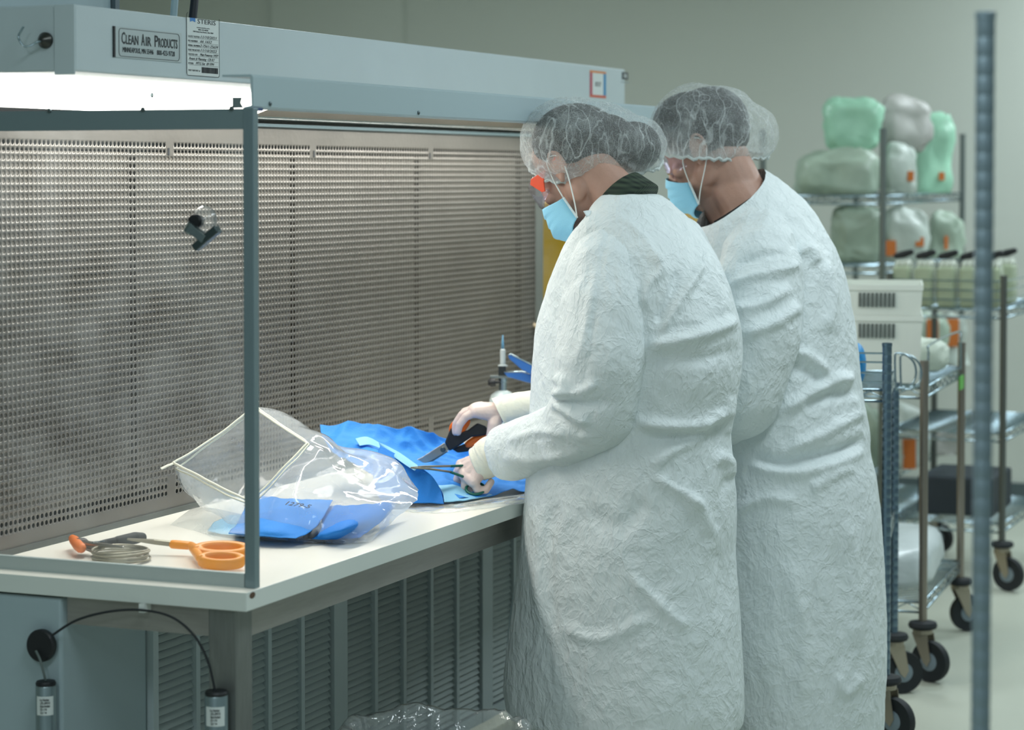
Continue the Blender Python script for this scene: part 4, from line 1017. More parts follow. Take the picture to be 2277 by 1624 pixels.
# clear zip bag, its mouth open towards the left
M['bag'] = film('clear_bag_film', haze=.29, gloss=.0, rough=.06, bump=.14, bscale=12, hvar=.06, hscale=7, ior=1.38)
M['zip'] = mat('zip_strip', '#dcdccb', .45)
S0 = [(565, 905, 5.24), (640, 958, 5.14), (683, 988, 5.06), (620, 1052, 5.02), (555, 1116, 5.0), (470, 1074, 5.06), (385, 1030, 5.14), (478, 972, 5.2)]
S1 = [(640, 922, 5.28), (700, 965, 5.18), (726, 1010, 5.05), (655, 1106, 4.90), (585, 1198, 4.895), (505, 1160, 5.03), (440, 1120, 5.2), (540, 1000, 5.27)]
S2 = [(742, 992, 5.34), (775, 1010, 5.2), (790, 1060, 5.06), (740, 1146, 4.875), (690, 1212, 4.865), (620, 1165, 5.03), (600, 1120, 5.2), (660, 1040, 5.3)]
S3 = [(850, 1012, 5.32), (880, 1035, 5.2), (872, 1090, 5.05), (825, 1156, 4.865), (770, 1214, 4.855), (745, 1160, 5.02), (760, 1110, 5.18), (800, 1050, 5.28)]
S4 = [(905, 1052, 5.27), (924, 1078, 5.17), (930, 1103, 5.08), (872, 1162, 4.88), (815, 1208, 4.865), (838, 1168, 5.02), (880, 1110, 5.17), (892, 1078, 5.23)]
bag = thing('zip_bag', 'clear zip-top plastic bag lying open on the bench, marked 1279-5, holding blue cloth', 'bag', Vector((T(640, 1180).x, T(640, 1180).y, T0)))
rows = [[at(*q) for q in s] for s in (S0, S1, S2, S3, S4)]
def section(q, k=18):
    """four-cornered outline with sharp corners and gently bowed sides"""
    q = np.array([tuple(p) for p in q]); out = []
    for e in range(4):
        a, m_, b = q[2*e], q[2*e+1], q[(2*e+2) % 8]; c = 2*m_-(a+b)/2
        for t in np.arange(k)/k: out.append(a*(1-t)**2+2*c*t*(1-t)+b*t*t)
    return np.array(out)
G = np.array([section(r) for r in rows]); G = np.array([spl(G[:, j], 46) for j in range(G.shape[1])]).transpose(1, 0, 2)
for i in range(len(G)):
    for j in range(G.shape[1]):
        p = G[i, j]; k = .0035+.004*min(1, i/12)
        d = Vector((noise.noise(Vector(p)*16), noise.noise(Vector(p)*16+Vector((9, 0, 0))), noise.noise(Vector(p)*16+Vector((0, 9, 0)))))
        rg_ = .35-abs(noise.noise(Vector((p[0]*9+p[2]*6, p[1]*12, p[2]*11-p[0]*5))))
        G[i, j] = p+np.array(d)*k*1.2+np.array(UP*.6-FW*.6)*rg_*.020*min(1, i/8)
G[:, :, 2] = np.maximum(G[:, :, 2], T0+.0008)
gb = MB().grid(G, cu=True)
e = G[-1]; n_ = len(e); k0 = len(gb.v)
gb.add([tuple(q) for q in e], [(j, (j+1) % n_, n_-2-j, n_-1-j) for j in range(n_//2-1)])
gb.build('bag_film', M['bag'], bag, smooth=True)
rim = G[0]
zp = MB()
zp.tube(rim[:, :], .0030, 6, True)
zp.tube(G[2], .0022, 6, True)
zp.build('zip_strip', M['zip'], bag, smooth=True)
MB().tube([at(388, 1030, 5.14), at(372, 1036, 5.13), at(358, 1043, 5.12)], .0032, 6, flat=.5).tube([at(565, 906, 5.24), at(570, 899, 5.24), at(575, 892, 5.24)], .0030, 6, flat=.5).build('zip_end', M['zip'], bag)
# front fold of the film spread on the worktop
fr_ = [[T(378, 1168), T(430, 1180), T(470, 1192), T(520, 1198)], [T(400, 1150, T0+.012), T(450, 1160, T0+.02), T(500, 1175, T0+.03), T(555, 1185, T0+.03)], [T(430, 1128, T0+.02), T(470, 1130, T0+.045), T(520, 1140, T0+.06), T(570, 1150, T0+.07)]]
MB().grid(surf(fr_, 14, 18)).build('bag_fold', M['bag'], bag, smooth=True)
u_ = (at(690, 1131, 5.0)-at(632, 1122, 5.02)).normalized(); v_ = (at(634, 1108, 5.03)-at(630, 1126, 5.0)).normalized()
text('handwriting', '1279-5', .021, at(630, 1122, 4.865), u_, v_, M['ink'], bag, width=.060, shear=.45, bold=.0002)
# folded blue cloth pieces inside the bag
M['blue'] = mat('blue_wrap', '#2d88dd', .75, var=.08, vscale=8, bump=.15, bscale=200)
M['blue_l'] = mat('blue_wrap_light', '#8cc8ea', .75, bump=.15, bscale=200)
M['blue_d'] = mat('blue_wrap_deep', '#1379d2', .75, var=.1, vscale=6, bump=.15, bscale=200)
def sheet(name, rows, m, par, nu=24, nv=30, amp=.003, sc=22, th=.0012, zmin=T0+.0012, ridge=0.0):
    G = surf(rows, nu, nv)
    if ridge:
        for i in range(G.shape[0]):
            for j in range(G.shape[1]):
                p = Vector(G[i, j]); q = Vector((p.x*7+p.z*5, p.y*16, p.z*9)); w_ = noise.noise(p*5)*1.2
                k = (.42-abs(noise.noise(q+Vector((w_, w_, 0)))))*1.3+(.4-abs(noise.noise(q*2.1+Vector((w_, 3, 7)))))*.6
                G[i, j] += np.array(UP*.8-FW*.5)*ridge*k
    for i in range(G.shape[0]):
        for j in range(G.shape[1]):
            G[i, j, 2] += amp*noise.noise(Vector(G[i, j])*sc)+amp*.5*noise.noise(Vector(G[i, j])*sc*2.5)
    G[:, :, 2] = np.maximum(G[:, :, 2], zmin)
    return MB().grid(G).build(name, m, par, smooth=True, solid=th)
def stack_cloth(z, P, name, label, m, g=None):
    t = sheet(name, [[T(x, y, T0+z+dz) for x, y, dz in r] for r in P], m, None, zmin=T0+.0015)
    return tag(t, label, 'cloth', g)
stack_cloth(.006, [[(462, 1182, 0), (540, 1194, 0), (640, 1200, 0)], [(480, 1160, .004), (560, 1172, .012), (650, 1180, .006)], [(520, 1145, 0), (600, 1150, .012), (680, 1160, .004)]], 'cloth_piece', 'pale blue cloth sheet lowest in the clear zip bag', M['blue_l'])
stack_cloth(.020, [[(508, 1186, 0), (580, 1193, .003), (658, 1198, 0)], [(530, 1160, .006), (600, 1165, .022), (700, 1175, .010)], [(556, 1102, .018), (640, 1108, .030), (740, 1114, .03)]], 'cloth_piece', 'mid-blue folded cloth under the written number in the zip bag', M['blue'])
stack_cloth(.012, [[(690, 1198, 0), (740, 1199, 0), (800, 1195, 0)], [(705, 1180, .01), (770, 1172, .03), (848, 1160, .012)], [(728, 1128, .022), (800, 1122, .04), (888, 1116, .03)]], 'cloth_piece', 'deep blue crumpled cloth at the far end inside the zip bag', M['blue_d'])
stack_cloth(.010, [[(672, 1196, 0), (690, 1198, .002), (712, 1197, 0)], [(680, 1185, .008), (700, 1182, .018), (722, 1183, .008)], [(690, 1165, .012), (712, 1160, .02), (735, 1162, .01)]], 'cloth_piece', 'dark grey cloth scrap between the blue cloths in the zip bag', mat('grey_cloth', '#4d545c', .8))

# blue drape being cut
dr = thing('blue_drape', 'large crumpled blue surgical drape spread along the bench in front of the first person', 'drape', Vector((T(1000, 1110).x, T(1000, 1110).y, T0)))
rw = [[(712, 951, 5.72), (800, 949, 5.78), (900, 956, 5.84), (985, 976, 5.9), (1060, 992, 5.95), (1190, 1000, 6.0)],
      [(716, 968, 5.68), (800, 970, 5.74), (900, 985, 5.82), (985, 992, 5.89), (1060, 1005, 5.9), (1190, 1015, 5.96)],
      [(735, 1005, 5.60), (810, 995, 5.62), (890, 1012, 5.77), (980, 1012, 5.85), (1060, 1022, 5.87), (1190, 1032, 5.9)],
      [(770, 1030, 5.55), (850, 1020, 5.56), (930, 1042, 5.66), (1010, 1035, 5.79), (1085, 1045, 5.80), (1195, 1055, 5.80)],
      [(830, 1062, 5.48), (905, 1062, 5.50), (970, 1072, 5.55), (1040, 1068, 5.64), (1110, 1070, 5.68), (1200, 1074, 5.74)],
      [(860, 1112, 5.38), (930, 1119, 5.41), (985, 1118, 5.43), (1050, 1112, 5.50), (1110, 1102, 5.56), (1200, 1090, 5.64)]]
sheet('drape_sheet', [[at(*q) for q in r] for r in rw], M['blue'], dr, 90, 130, .006, 11, ridge=.017)
rw = [[(846, 992, 5.50), (890, 1016, 5.46), (930, 1037, 5.42)], [(830, 1040, 5.44), (900, 1055, 5.42), (962, 1060, 5.44)], [(835, 1090, 5.38), (910, 1094, 5.38), (980, 1090, 5.43)], [(850, 1117, 5.355), (920, 1120, 5.36), (987, 1119, 5.40)]]
sheet('drape_flap', [[at(*q) for q in r] for r in rw], M['blue_d'], dr, 40, 40, .003, 12)
lab(sheet('drape_edge', [[at(*q) for q in r] for r in [[(842, 984, 5.55), (882, 1004, 5.48), (930, 1036, 5.40)], [(846, 990, 5.54), (882, 1014, 5.46), (926, 1042, 5.39)], [(852, 1000, 5.53), (886, 1024, 5.44), (922, 1047, 5.39)]]], M['blue_l'], dr, 16, 24, .001, 14), 'pale blue turned-over edge')
lab(sheet('drape_underside', [[at(*q) for q in r] for r in [[(975, 1080, 5.48), (1040, 1078, 5.585), (1110, 1080, 5.63)], [(985, 1098, 5.44), (1040, 1096, 5.53), (1105, 1092, 5.59)], [(988, 1117, 5.41), (1040, 1112, 5.47), (1095, 1101, 5.55)]]], M['blue_l'], dr, 16, 24, .002, 14), 'pale blue underside')
lab(sheet('drape_edge', [[at(*q) for q in r] for r in [[(790, 976, 5.62), (815, 972, 5.64), (842, 984, 5.60)], [(800, 992, 5.58), (822, 990, 5.60), (846, 998, 5.57)]]], M['blue_l'], dr, 10, 16, .001, 14), 'pale blue corner')
ft = [[T(905, 1118), T(990, 1124), T(1090, 1112), T(1190, 1096)], [T(900, 1130, T0+.004), T(1000, 1130, T0+.006), T(1100, 1120, T0+.005), T(1195, 1104, T0+.004)], [T(896, 1138), T(980, 1142), T(1080, 1132), T(1190, 1116)]]
tag(sheet('plastic_film', ft, M['bag'], None, 16, 40, .003, 30, zmin=T0+.0006), 'clear plastic film lying flat on the bench under the blue drape', 'plastic film')

# heavy scissors in the right hand, needle holder in the left
def flat(par, name, pts, D, th, m, bev=.0015):
    """solid plate whose outline is given on the side towards the viewer"""
    q = [at(x, y, D+dd) if False else at(x, y, D) for x, y in [p[:2] for p in pts] for dd in (0,)]
    o_ = q[0]; poly = [((p-o_).dot(RT), (p-o_).dot(UP)) for p in q]
    a = sum(poly[i][0]*poly[(i+1) % len(poly)][1]-poly[(i+1) % len(poly)][0]*poly[i][1] for i in range(len(poly)))
    if a > 0: poly = poly[::-1]
    return MB().prism(poly, o_-FW*th/2, RT, UP, FW, th).build(name, m, par, bevel=bev)
hs = thing('scissors', 'heavy black and orange scissors in the right hand of the first person', 'scissors', at(985, 1000, 5.74))
flat(hs, 'blade', [(911, 1030), (940, 1016), (988, 985), (1000, 1000), (958, 1025), (927, 1038)], 5.742, .003, mat('blade_bright', '#b9b3a2', .3, .85), .0006)
flat(hs, 'blade', [(930, 1036), (985, 1002), (998, 1004), (960, 1028), (936, 1039)], 5.748, .003, M['blade'], .0006)
MB().lathe([(.0065, -.004), (.0065, .004), (.005, .006)], at(985, 1000, 5.742), -FW, 18).build('pivot_screw', M['screw'], hs)
flat(hs, 'handle', [(989, 984), (996, 968), (1003, 950), (1012, 966), (1040, 957), (1062, 941), (1080, 948), (1087, 960), (1080, 968), (1049, 972), (1014, 996), (999, 1003)], 5.742, .016, M['black'], .004)
flat(hs, 'handle', [(1004, 998), (1026, 990), (1050, 980), (1062, 984), (1040, 1004), (1018, 1007)], 5.755, .014, M['black'], .003)
lp = MB().tube(spl([tuple(at(x, y, 5.742)) for x, y in ((1006, 966), (1005, 950), (1016, 938), (1032, 930), (1040, 938), (1032, 952), (1018, 966))], 40, True), .0042, 10, True, flat=1.6)
lab(lp.build('handle_lining', mat('orange_grip', '#ee6f1a', .4), hs, smooth=True), 'orange lining of the finger loop')
lp = MB().tube(spl([tuple(at(x, y, 5.75)) for x, y in ((1038, 991), (1048, 981), (1068, 971), (1086, 964), (1090, 972), (1078, 980), (1056, 988))], 40, True), .0045, 10, True, flat=1.6)
lab(lp.build('handle_lining', mat('orange_grip', '#ee6f1a', .4), hs, smooth=True), 'orange lining of the lower loop')
nh = thing('needle_holder', 'slim steel needle holder with green finger rings in the left hand of the first person', 'needle holder', at(960, 1042, 5.52))
M['green'] = mat('green_enamel', '#0d5b4c', .35)
dn = 5.52
MB().chain([at(914, 1040, dn-.14), at(945, 1038, dn-.10), at(1002, 1037, dn+.02)], [.0015, .0028, .0026], 10).chain([at(914, 1041, dn-.14), at(955, 1043, dn-.10), at(1002, 1050, dn+.01)], [.0015, .0030, .0026], 10).build('shank', M['blade'], nh, smooth=True)
MB().chain([at(1001, 1037, dn+.02), at(1030, 1036, dn+.03)], [.0032, .0032], 10).chain([at(1001, 1050, dn+.01), at(1035, 1062, dn+.01)], [.0032, .0032], 10).build('sleeve', M['green'], nh, smooth=True)
rc = at(1057, 1087, dn+.012); r1 = RT; r2 = (UP*.55+FW*.83).normalized()
MB().tube([rc+r1*.022*math.cos(t)+UP*.012*math.sin(t)+FW*.016*math.sin(t) for t in np.linspace(0, 2*math.pi, 36, endpoint=False)], .0036, 10, True).build('finger_ring', M['green'], nh, smooth=True)

# dispenser bottle with clamp and syringe, blue-handled tool, at the far end of the bench
Db = 6.3; bc_ = at(1118, 880, Db); bx, by = bc_.x, bc_.y
zof = lambda y: at(1118, y, Db).z
bt = thing('clamp_bottle', 'white-shouldered bottle with a black clamp knob and steel neck behind the right glove', 'bottle', (bx, by, T0))
MB().lathe([(.034, .0), (.036, .004), (.036, zof(890)-T0), (.031, zof(878)-T0), (.020, zof(871)-T0), (.011, zof(868)-T0)], (bx, by, T0), (0, 0, 1), 28).build('bottle_body', mat('bottle_white', '#c9d6d6', .3), bt, angle=40)
MB().lathe([(.0105, zof(870)), (.0105, zof(850)), (.012, zof(849)), (.012, zof(838)), (.004, zof(836))], (bx, by, 0), (0, 0, 1), 20).build('neck', M['chrome'], bt, angle=40)
MB().obox((bx, by, zof(838)), (RT, FW, UP), (.034, .012, .0035)).build('clamp_plate', mat('clamp_grey', '#7d8786', .4, .6), bt, bevel=.001)
kp = at(1095, 851, Db-.015); MB().lathe([(.004, -.02), (.004, -.008), (.011, -.008), (.012, .004), (.007, .012)], kp, (-RT+UP*-.1), 16).build('knob', M['black'], bt, angle=40)
MB().obox((bx-.004, by, zof(824)), (RT, FW, UP), (.010, .010, .012)).build('clamp_block', mat('clamp_dark', '#32393b', .4, .6), bt, bevel=.001)
sy = thing('syringe', 'small upright syringe with blue tip held above the clamp bottle', 'syringe', (bx, by, zof(815)))
MB().lathe([(.013, zof(815)), (.013, zof(812)), (.0075, zof(811)), (.0075, zof(778)), (.003, zof(775))], (bx, by, 0), (0, 0, 1), 18).build('barrel', mat('syringe_white', '#b9c3c3', .35), sy, angle=40)
MB().lathe([(.0042, zof(776)), (.0036, zof(765)), (.0016, zof(745))], (bx, by, 0), (0, 0, 1), 12).build('tip', mat('tip_blue', '#5b8fae', .4), sy, smooth=True)
tg_ = thing('blue_handled_tongs', 'tool with two splayed blue handles behind the first person', 'tongs', at(1230, 850, 6.25))
M['blueh'] = mat('blue_handle', '#2b66b0', .45)
for k_, pts in enumerate((((1129, 790), (1136, 789), (1170, 806), (1230, 838), (1228, 858), (1160, 822), (1133, 799)), ((1120, 828), (1160, 828), (1232, 842), (1232, 862), (1170, 850), (1128, 838)))):
    flat(tg_, 'handle', pts, 6.25+.015*k_, .012, M['blueh'], .003)
    MB().tube([at(x, y-1, 6.244+.015*k_) for x, y in pts[:4]], .0022, 6).build('handle_spine', M['chrome'], tg_, smooth=True)
p_ = on_x(1205, 732, 2.98); MB().chain([on_x(1172, 713, 2.975), on_x(1203, 732, 2.975)], [.006, .007], 10).build('end_bracket', mat('bracket_tan', '#b4a68a', .5), hood)
# ------------------------------------------------------------------ racks and carts behind
def caster(c, r, par, lockdir):
    """swivel caster: plate bumper, fork, wheel with tyre; c = foot of the post, wheel touches the floor"""
    d = Vector(lockdir).normalized(); s = Vector((-d.y, d.x, 0)); wc_ = Vector((c[0], c[1], r))+d*.028
    k = MB()
    for q in (-1, 1):
        o_ = Vector((c[0], c[1], 0))+s*(q*.019)-s*.0015
        k.prism([(-.026, 2*r+.020), (.026, 2*r+.020), (.040, r+.006), (.028, r-.014), (.014, r-.002)], o_, d, (0, 0, 1), s, .003)
    k.lathe([(.030, 2*r+.018), (.030, 2*r+.030)], (c[0], c[1], 0), (0, 0, 1), 18)
    f = k.build('caster', M['fork'], par)
    MB().lathe([(.022, 2*r+.03), (.040, 2*r+.034), (.044, 2*r+.042), (.040, 2*r+.052), (.018, 2*r+.056)], (c[0], c[1], 0), (0, 0, 1), 22).build('bumper', M['rubber'], f, angle=40)
    MB().lathe([(.008, -.018), (r*.45, -.012), (r*.92, -.011), (r*.92, .011), (r*.45, .012), (.008, .018)], wc_, s, 28).build('wheel', M['wheel'], f, angle=40)
    MB().lathe([(r*.91, -.012), (r*.96, -.013), (r-.001, -.007), (r-.001, .007), (r*.96, .013), (r*.91, .012)], wc_, s, 32).build('tyre', M['rubber'], f, angle=40)
M['fork'] = mat('caster_fork', '#a59d8e', .4, .7); M['wheel'] = mat('caster_wheel', '#7b8a94', .5)
def wire_shelf(P0, ux, uy, lx, ly, z, par, name='shelf'):
    ux = Vector(ux); uy = Vector(uy); P0 = Vector((P0[0], P0[1], z)); b = MB()
    C4 = [P0, P0+ux*lx, P0+ux*lx+uy*ly, P0+uy*ly]
    for h, r in ((0, .0042), (-.030, .0042)):
        for i in range(4): b.tube([C4[i]+Vector((0, 0, h)), C4[(i+1) % 4]+Vector((0, 0, h))], r, 6)
    for i in range(4):
        a, c = C4[i], C4[(i+1) % 4]; n = max(4, int((c-a).length/.045)); pts = [a+(c-a)*(j/n)+Vector((0, 0, -.003 if j % 2 else -.027)) for j in range(n+1)]
        b.tube(pts, .0022, 5)
    n = int(lx/.028)
    for j in range(1, n): b.tube([P0+ux*(lx*j/n), P0+ux*(lx*j/n)+uy*ly], .0020, 4)
    for j in (.33, .66): b.tube([P0+uy*(ly*j)-Vector((0, 0, .004)), P0+uy*(ly*j)+ux*lx-Vector((0, 0, .004))], .003, 5)
    return b.build(name, M['chrome'], par, smooth=True)
def post(c, z0, z1, par, m, r=.0127, rings=False):
    pr = [(r, z0)]
    if rings:
        z = z0+.02
        while z < z1-.02: pr += [(r, z), (r*.955, z+.0015), (r*.955, z+.004), (r, z+.0055)]; z += .0254
    pr += [(r, z1-.01), (r*1.08, z1-.009), (r*1.08, z1-.001), (r*.8, z1)]
    p = MB().lathe(pr, (c[0], c[1], 0), (0, 0, 1), 18).build('post', m, par, angle=40)
    return p
def rack(name, label, cat, P0, ang, lx, ly, tops, shelves, m, cast=.0, rings=False, group=None):
    ux = Vector((math.cos(ang), math.sin(ang), 0)); uy = Vector((-ux.y, ux.x, 0)); P0 = Vector((P0[0], P0[1], 0))
    t = thing(name, label, cat, P0, group); zb_ = 2*cast+.05 if cast else 0
    for i, c in enumerate((P0, P0+ux*lx, P0+ux*lx+uy*ly, P0+uy*ly)):
        post(c, zb_, tops if not hasattr(tops, '__len__') else tops[i], t, m, rings=rings)
        if cast: caster(c, cast, t, (-.3+.9*(i % 2), -.8, 0))
    for z in shelves: wire_shelf(P0, ux, uy, lx, ly, z, t)
    return t, ux, uy
# foreground rack: only one post stands in the picture
fp = at(2186, 800, 3.10)
fr_t, *_ = rack('wire_rack', 'blurred chrome rack post standing close in front at the right edge', 'rack', (fp.x, fp.y), YAW+math.pi, .9, .45, [at(2186, 27, 3.10).z, 1.2, 1.2, 1.2], [.16], mat('front_post_chrome', '#8a9da6', .4, .5), .0, True)
# cart A, just behind the second person
pa_ = at(1972, 900, 6.22); pb_ = at(1990, 900, 6.80)
an = math.atan2(pb_.y-pa_.y, pb_.x-pa_.x); la = math.hypot(pb_.x-pa_.x, pb_.y-pa_.y)
M['cartblue'] = mat('cart_post_chrome', '#6f8494', .28, .9)
ca_, ux, uy = rack('wire_cart', 'chrome wire cart with a blue pack, half hidden behind the second person', 'cart', (pa_.x, pa_.y), an, la, .38, [at(1972, 762, 6.22).z, at(1990, 850, 6.8).z, at(1990, 850, 6.8).z, at(1972, 800, 6.22).z], [at(1972, 868, 6.22).z, at(1972, 1205, 6.22).z], M['cartblue'], .0625, True)
P0 = Vector((pa_.x, pa_.y, 0)); rl = MB()
for y in (786, 806, 830, 851): z = at(1972, y, 6.22).z; rl.tube([P0+Vector((0, 0, z)), P0+uy*.38+Vector((0, 0, z))], .0028, 6)
rl.build('side_rail', M['chrome'], ca_)
for dd in (0, .10):
    hh = MB()
    q = [(1992, 862), (1990, 795), (1996, 786), (2015, 790), (2032, 806), (2037, 830), (2030, 852), (2014, 862), (1996, 863)]
    hh.tube(spl([tuple(at(x+dd*120, y+dd*30, 6.5+dd)) for x, y in q], 40, True), .0032, 8, True)
    hh.build('handle', M['chrome'], ca_, smooth=True)
zs_ = at(1972, 868, 6.22).z+.006
bk = P0-Vector((0, 0, 0))+uy*.14+ux*.05
px_ = MB(); c_ = at(1906, 826, 6.28)
px_.ell((c_.x, c_.y, zs_+.058), (ux, uy, (0, 0, 1)), (.055, .024, .058), 18, 12)
tag(px_.build('blue_pack', mat('pack_blue', '#1f8fd0', .5), smooth=True), 'bright blue pack on the wire cart beside the second person', 'pack')
# cart B
pB = at(2052, 1390, 7.0); pC = at(2135, 1300, 7.75)
an = math.atan2(pC.y-pB.y, pC.x-pB.x); lb = math.hypot(pC.x-pB.x, pC.y-pB.y)
zB = at(2052, 862, 7.0).z
cb_, ux, uy = rack('wire_cart', 'steel wire cart carrying white crates, its grey caster wheel in full view', 'cart', (pB.x, pB.y), an, lb, .46, [at(2052, 800, 7.0).z]*4, [zB, .235], M['steel_post'], .0625)
P0B = Vector((pB.x, pB.y, 0))
hd_ = MB().tube(spl([tuple(P0B+ux*a+Vector((0, 0, zB+h))+uy*-.004) for a, h in ((.05, .0), (.05, .10), (.09, .125), (lb-.12, .125), (lb-.06, .10), (lb-.06, 0))], 40), .0035, 8); hd_.build('handle', M['chrome'], cb_, smooth=True)
M['crate'] = mat('crate_white', '#e2e8e0', .5)
M['slot'] = mat('slot_shade', '#5a625e', .8)
ca4 = R_(13.6); cxx = Vector((math.cos(ca4), math.sin(ca4), 0)); cyy = Vector((-cxx.y, cxx.x, 0))
def crate(z, Hh, label):
    o_ = P0B+ux*.05+uy*.012
    t = thing('crate', label, 'crate', o_+Vector((0, 0, z)), 'white crates on the cart')
    W_, L_ = .25, .36; b = MB()
    out = lambda k, zz: [o_+cxx*(L_/2+(i*L_/2)*k)+cyy*(W_/2+(j*W_/2)*k)+Vector((0, 0, zz)) for i, j in ((-1, -1), (1, -1), (1, 1), (-1, 1))]
    Pq = [out(.90, z+.003), out(.98, z+Hh-.016), out(1.0, z+Hh-.016), out(1.0, z+Hh), out(.965, z+Hh), out(.945, z+Hh-.03), out(.86, z+.012)]
    b.grid(np.array([[tuple(p) for p in r] for r in Pq]), cu=True); n = len(b.v); b.f.append((0, 1, 2, 3)[::-1]); b.f.append((n-4, n-3, n-2, n-1))
    b.build('crate_body', M['crate'], t)
    sl = MB()
    for k in range(9):
        c0 = o_+cyy*(.088+.0125*k)+cxx*.0045+Vector((0, 0, z+Hh-.045)); sl.obox(c0, (cxx, cyy, (0, 0, 1)), (.004, .0038, .021))
    sl.build('handle_slot', M['slot'], t)
crate(zB+.005, .207, 'white plastic crate directly on the cart shelf, lower of two'); crate(zB+.125, .180, 'white plastic crate with slotted handle nested in another')
def lump(name, label, cat, c, r, m, amp=.02, sc=9, ax=((1, 0, 0), (0, 1, 0), (0, 0, 1)), zmin=None, group=None, tags=(), sup=.6):
    b = MB(); seg, rg = 40, 24; c = Vector(c); V = []
    for i in range(rg+1):
        th = math.pi*(.001+.998*i/rg)
        for k in range(seg):
            ph = 2*math.pi*k/seg; f = lambda x: math.copysign(abs(x)**sup, x)
            d = Vector(ax[0])*r[0]*f(math.sin(th)*math.cos(ph))+Vector(ax[1])*r[1]*f(math.sin(th)*math.sin(ph))+Vector(ax[2])*r[2]*f(math.cos(th))
            p = c+d; p += d.normalized()*amp*(noise.noise(p*sc)+.6*(.4-abs(noise.noise(p*sc*2.4)))+.35*(.4-abs(noise.noise(p*sc*5))))
            if zmin is not None: p.z = max(p.z, zmin)
            V.append(p)
    fs = [(i*seg+k, (i+1)*seg+k, (i+1)*seg+(k+1) % seg, i*seg+(k+1) % seg) for i in range(rg) for k in range(seg)]
    b.add(V, fs+[tuple(range(seg)), tuple(rg*seg+k for k in range(seg-1, -1, -1))])
    if not tags:
        return tag(b.build(name, m, smooth=True), label, cat, group)
    t = thing(name, label, cat, c, group); b.build('bag_body', m, t, smooth=True)
    for pt_, w_, h_ in tags: MB().obox(pt_, (RT, FW, UP), (w_, .004, h_)).build('orange_tag', M['otag'], t)
    return t
M['otag'] = mat('orange_tag', '#c8702e', .6)
M['wrapw'] = mat('white_wrap', '#c7d2d4', .35, bump=.5, bscale=14)
lump('wrapped_pack', 'white plastic-wrapped pack on the low shelf of the steel cart', 'pack', P0B+ux*.38+uy*.22+Vector((0, 0, .235+.075)), (.34, .20, .075), M['wrapw'], .022, 9, (ux, uy, (0, 0, 1)), .241, sup=.5)
lump('cloth_bundle', 'small white and pale green cloth bundle on the far end of the cart', 'bundle', P0B+ux*(lb-.16)+uy*.10+Vector((0, 0, zB+.05)), (.09, .08, .05), mat('bundle_white', '#d2dccf', .7), .03, 14, (ux, uy, (0, 0, 1)), zB+.005, sup=.8)
gt = P0B+ux*(lb-.06)+uy*-.008+Vector((0, 0, zB-.045)); tag(MB().obox(gt, (ux, uy, (0, 0, 1)), (.045, .002, .022)).build('shelf_tag', mat('tag_green', '#57a83e', .5)), 'bright green tag hanging on the cart shelf edge', 'tag')
# rack A against the far wall with bagged supplies
pR = at(1962, 600, 9.0); XA0, YA0 = pR.x, pR.y; LA = 1.45
zz = lambda y, D=9.0: at(1962, y, D).z
sA = [zz(437), zz(592), zz(850), zz(1062)]
ra_, uxA, uyA = rack('supply_rack', 'tall wire rack of bagged supplies against the far wall', 'rack', (XA0, YA0), 0, LA, .48, [zz(285)]*4, sA+[.12], mat('rack_post', '#7f8886', .35, .8))
M['pgreen'] = mat('bag_mint', '#9fcfb4', .35, var=.15, vscale=6, bump=.4, bscale=14); M['pwhite'] = mat('bag_pale', '#bcc7bf', .35, var=.12, vscale=6, bump=.4, bscale=14)
M['pgrn2'] = mat('bag_grey_green', '#a3b5a4', .35, var=.15, vscale=6, bump=.4, bscale=14); M['pgrey'] = mat('bag_grey', '#b5b5b0', .4, var=.12, vscale=7, bump=.4, bscale=12)
def supply(x0, x1, y0, y1, D, m, label, zmin, tg=(), amp=.042, g='bagged supplies on the tall rack'):
    c = at((x0+x1)/2, (y0+y1)/2, D); w_ = (x1-x0)/2/F_PX*D; h_ = (y1-y0)/2/F_PX*D
    lump('supply_bag', label, 'bag', c, (w_, max(.05, w_*.7), h_), m, amp, 8, (RT, Vector((FW.x, FW.y, 0)).normalized(), (0, 0, 1)), zmin, g, [(at(x, y, D-max(.05, w_*.7)-.01), w/2/F_PX*D, h/2/F_PX*D) for x, y, w, h in tg])
supply(1775, 1955, 338, 440, 9.3, M['pgrn2'], 'wide pale green bag at the left end of the top shelf', sA[0]+.006)
supply(1832, 1958, 228, 335, 9.3, M['pgreen'], 'mint green bag lying highest on the tall rack', None)
supply(1968, 2040, 325, 438, 9.35, M['pwhite'], 'whitish bag with orange tag on the top shelf beside the rack post', sA[0]+.006, [(2025, 392, 14, 22)])
supply(1966, 2072, 222, 335, 9.5, M['pgrey'], 'large grey-white bag stacked above the tagged bag', None)
supply(2045, 2118, 250, 438, 9.7, M['pgreen'], 'upright green bag near the right post of the tall rack', sA[0]+.006, [(2094, 392, 12, 18)])
supply(1850, 1955, 462, 592, 9.3, M['pgrn2'], 'grey-green bag on the second shelf left of the rack post', sA[1]+.006)
supply(1968, 2062, 468, 592, 9.35, M['pwhite'], 'whitish bag with two orange tags on the second shelf', sA[1]+.006, [(1981, 552, 22, 34), (2045, 538, 18, 20)])
supply(2068, 2140, 478, 592, 9.7, M['pgrn2'], 'grey-green bag at the right end of the second shelf', sA[1]+.006, [(2104, 540, 8, 30)])
supply(1968, 2092, 690, 850, 9.65, M['pgrn2'], 'pale green bag with orange tag on the third shelf', sA[2]+.006, [(2074, 740, 26, 60)])
supply(2096, 2150, 700, 850, 9.8, M['pwhite'], 'whitish bag with orange tag at the right of the third shelf', sA[2]+.006, [(2118, 740, 28, 62)])
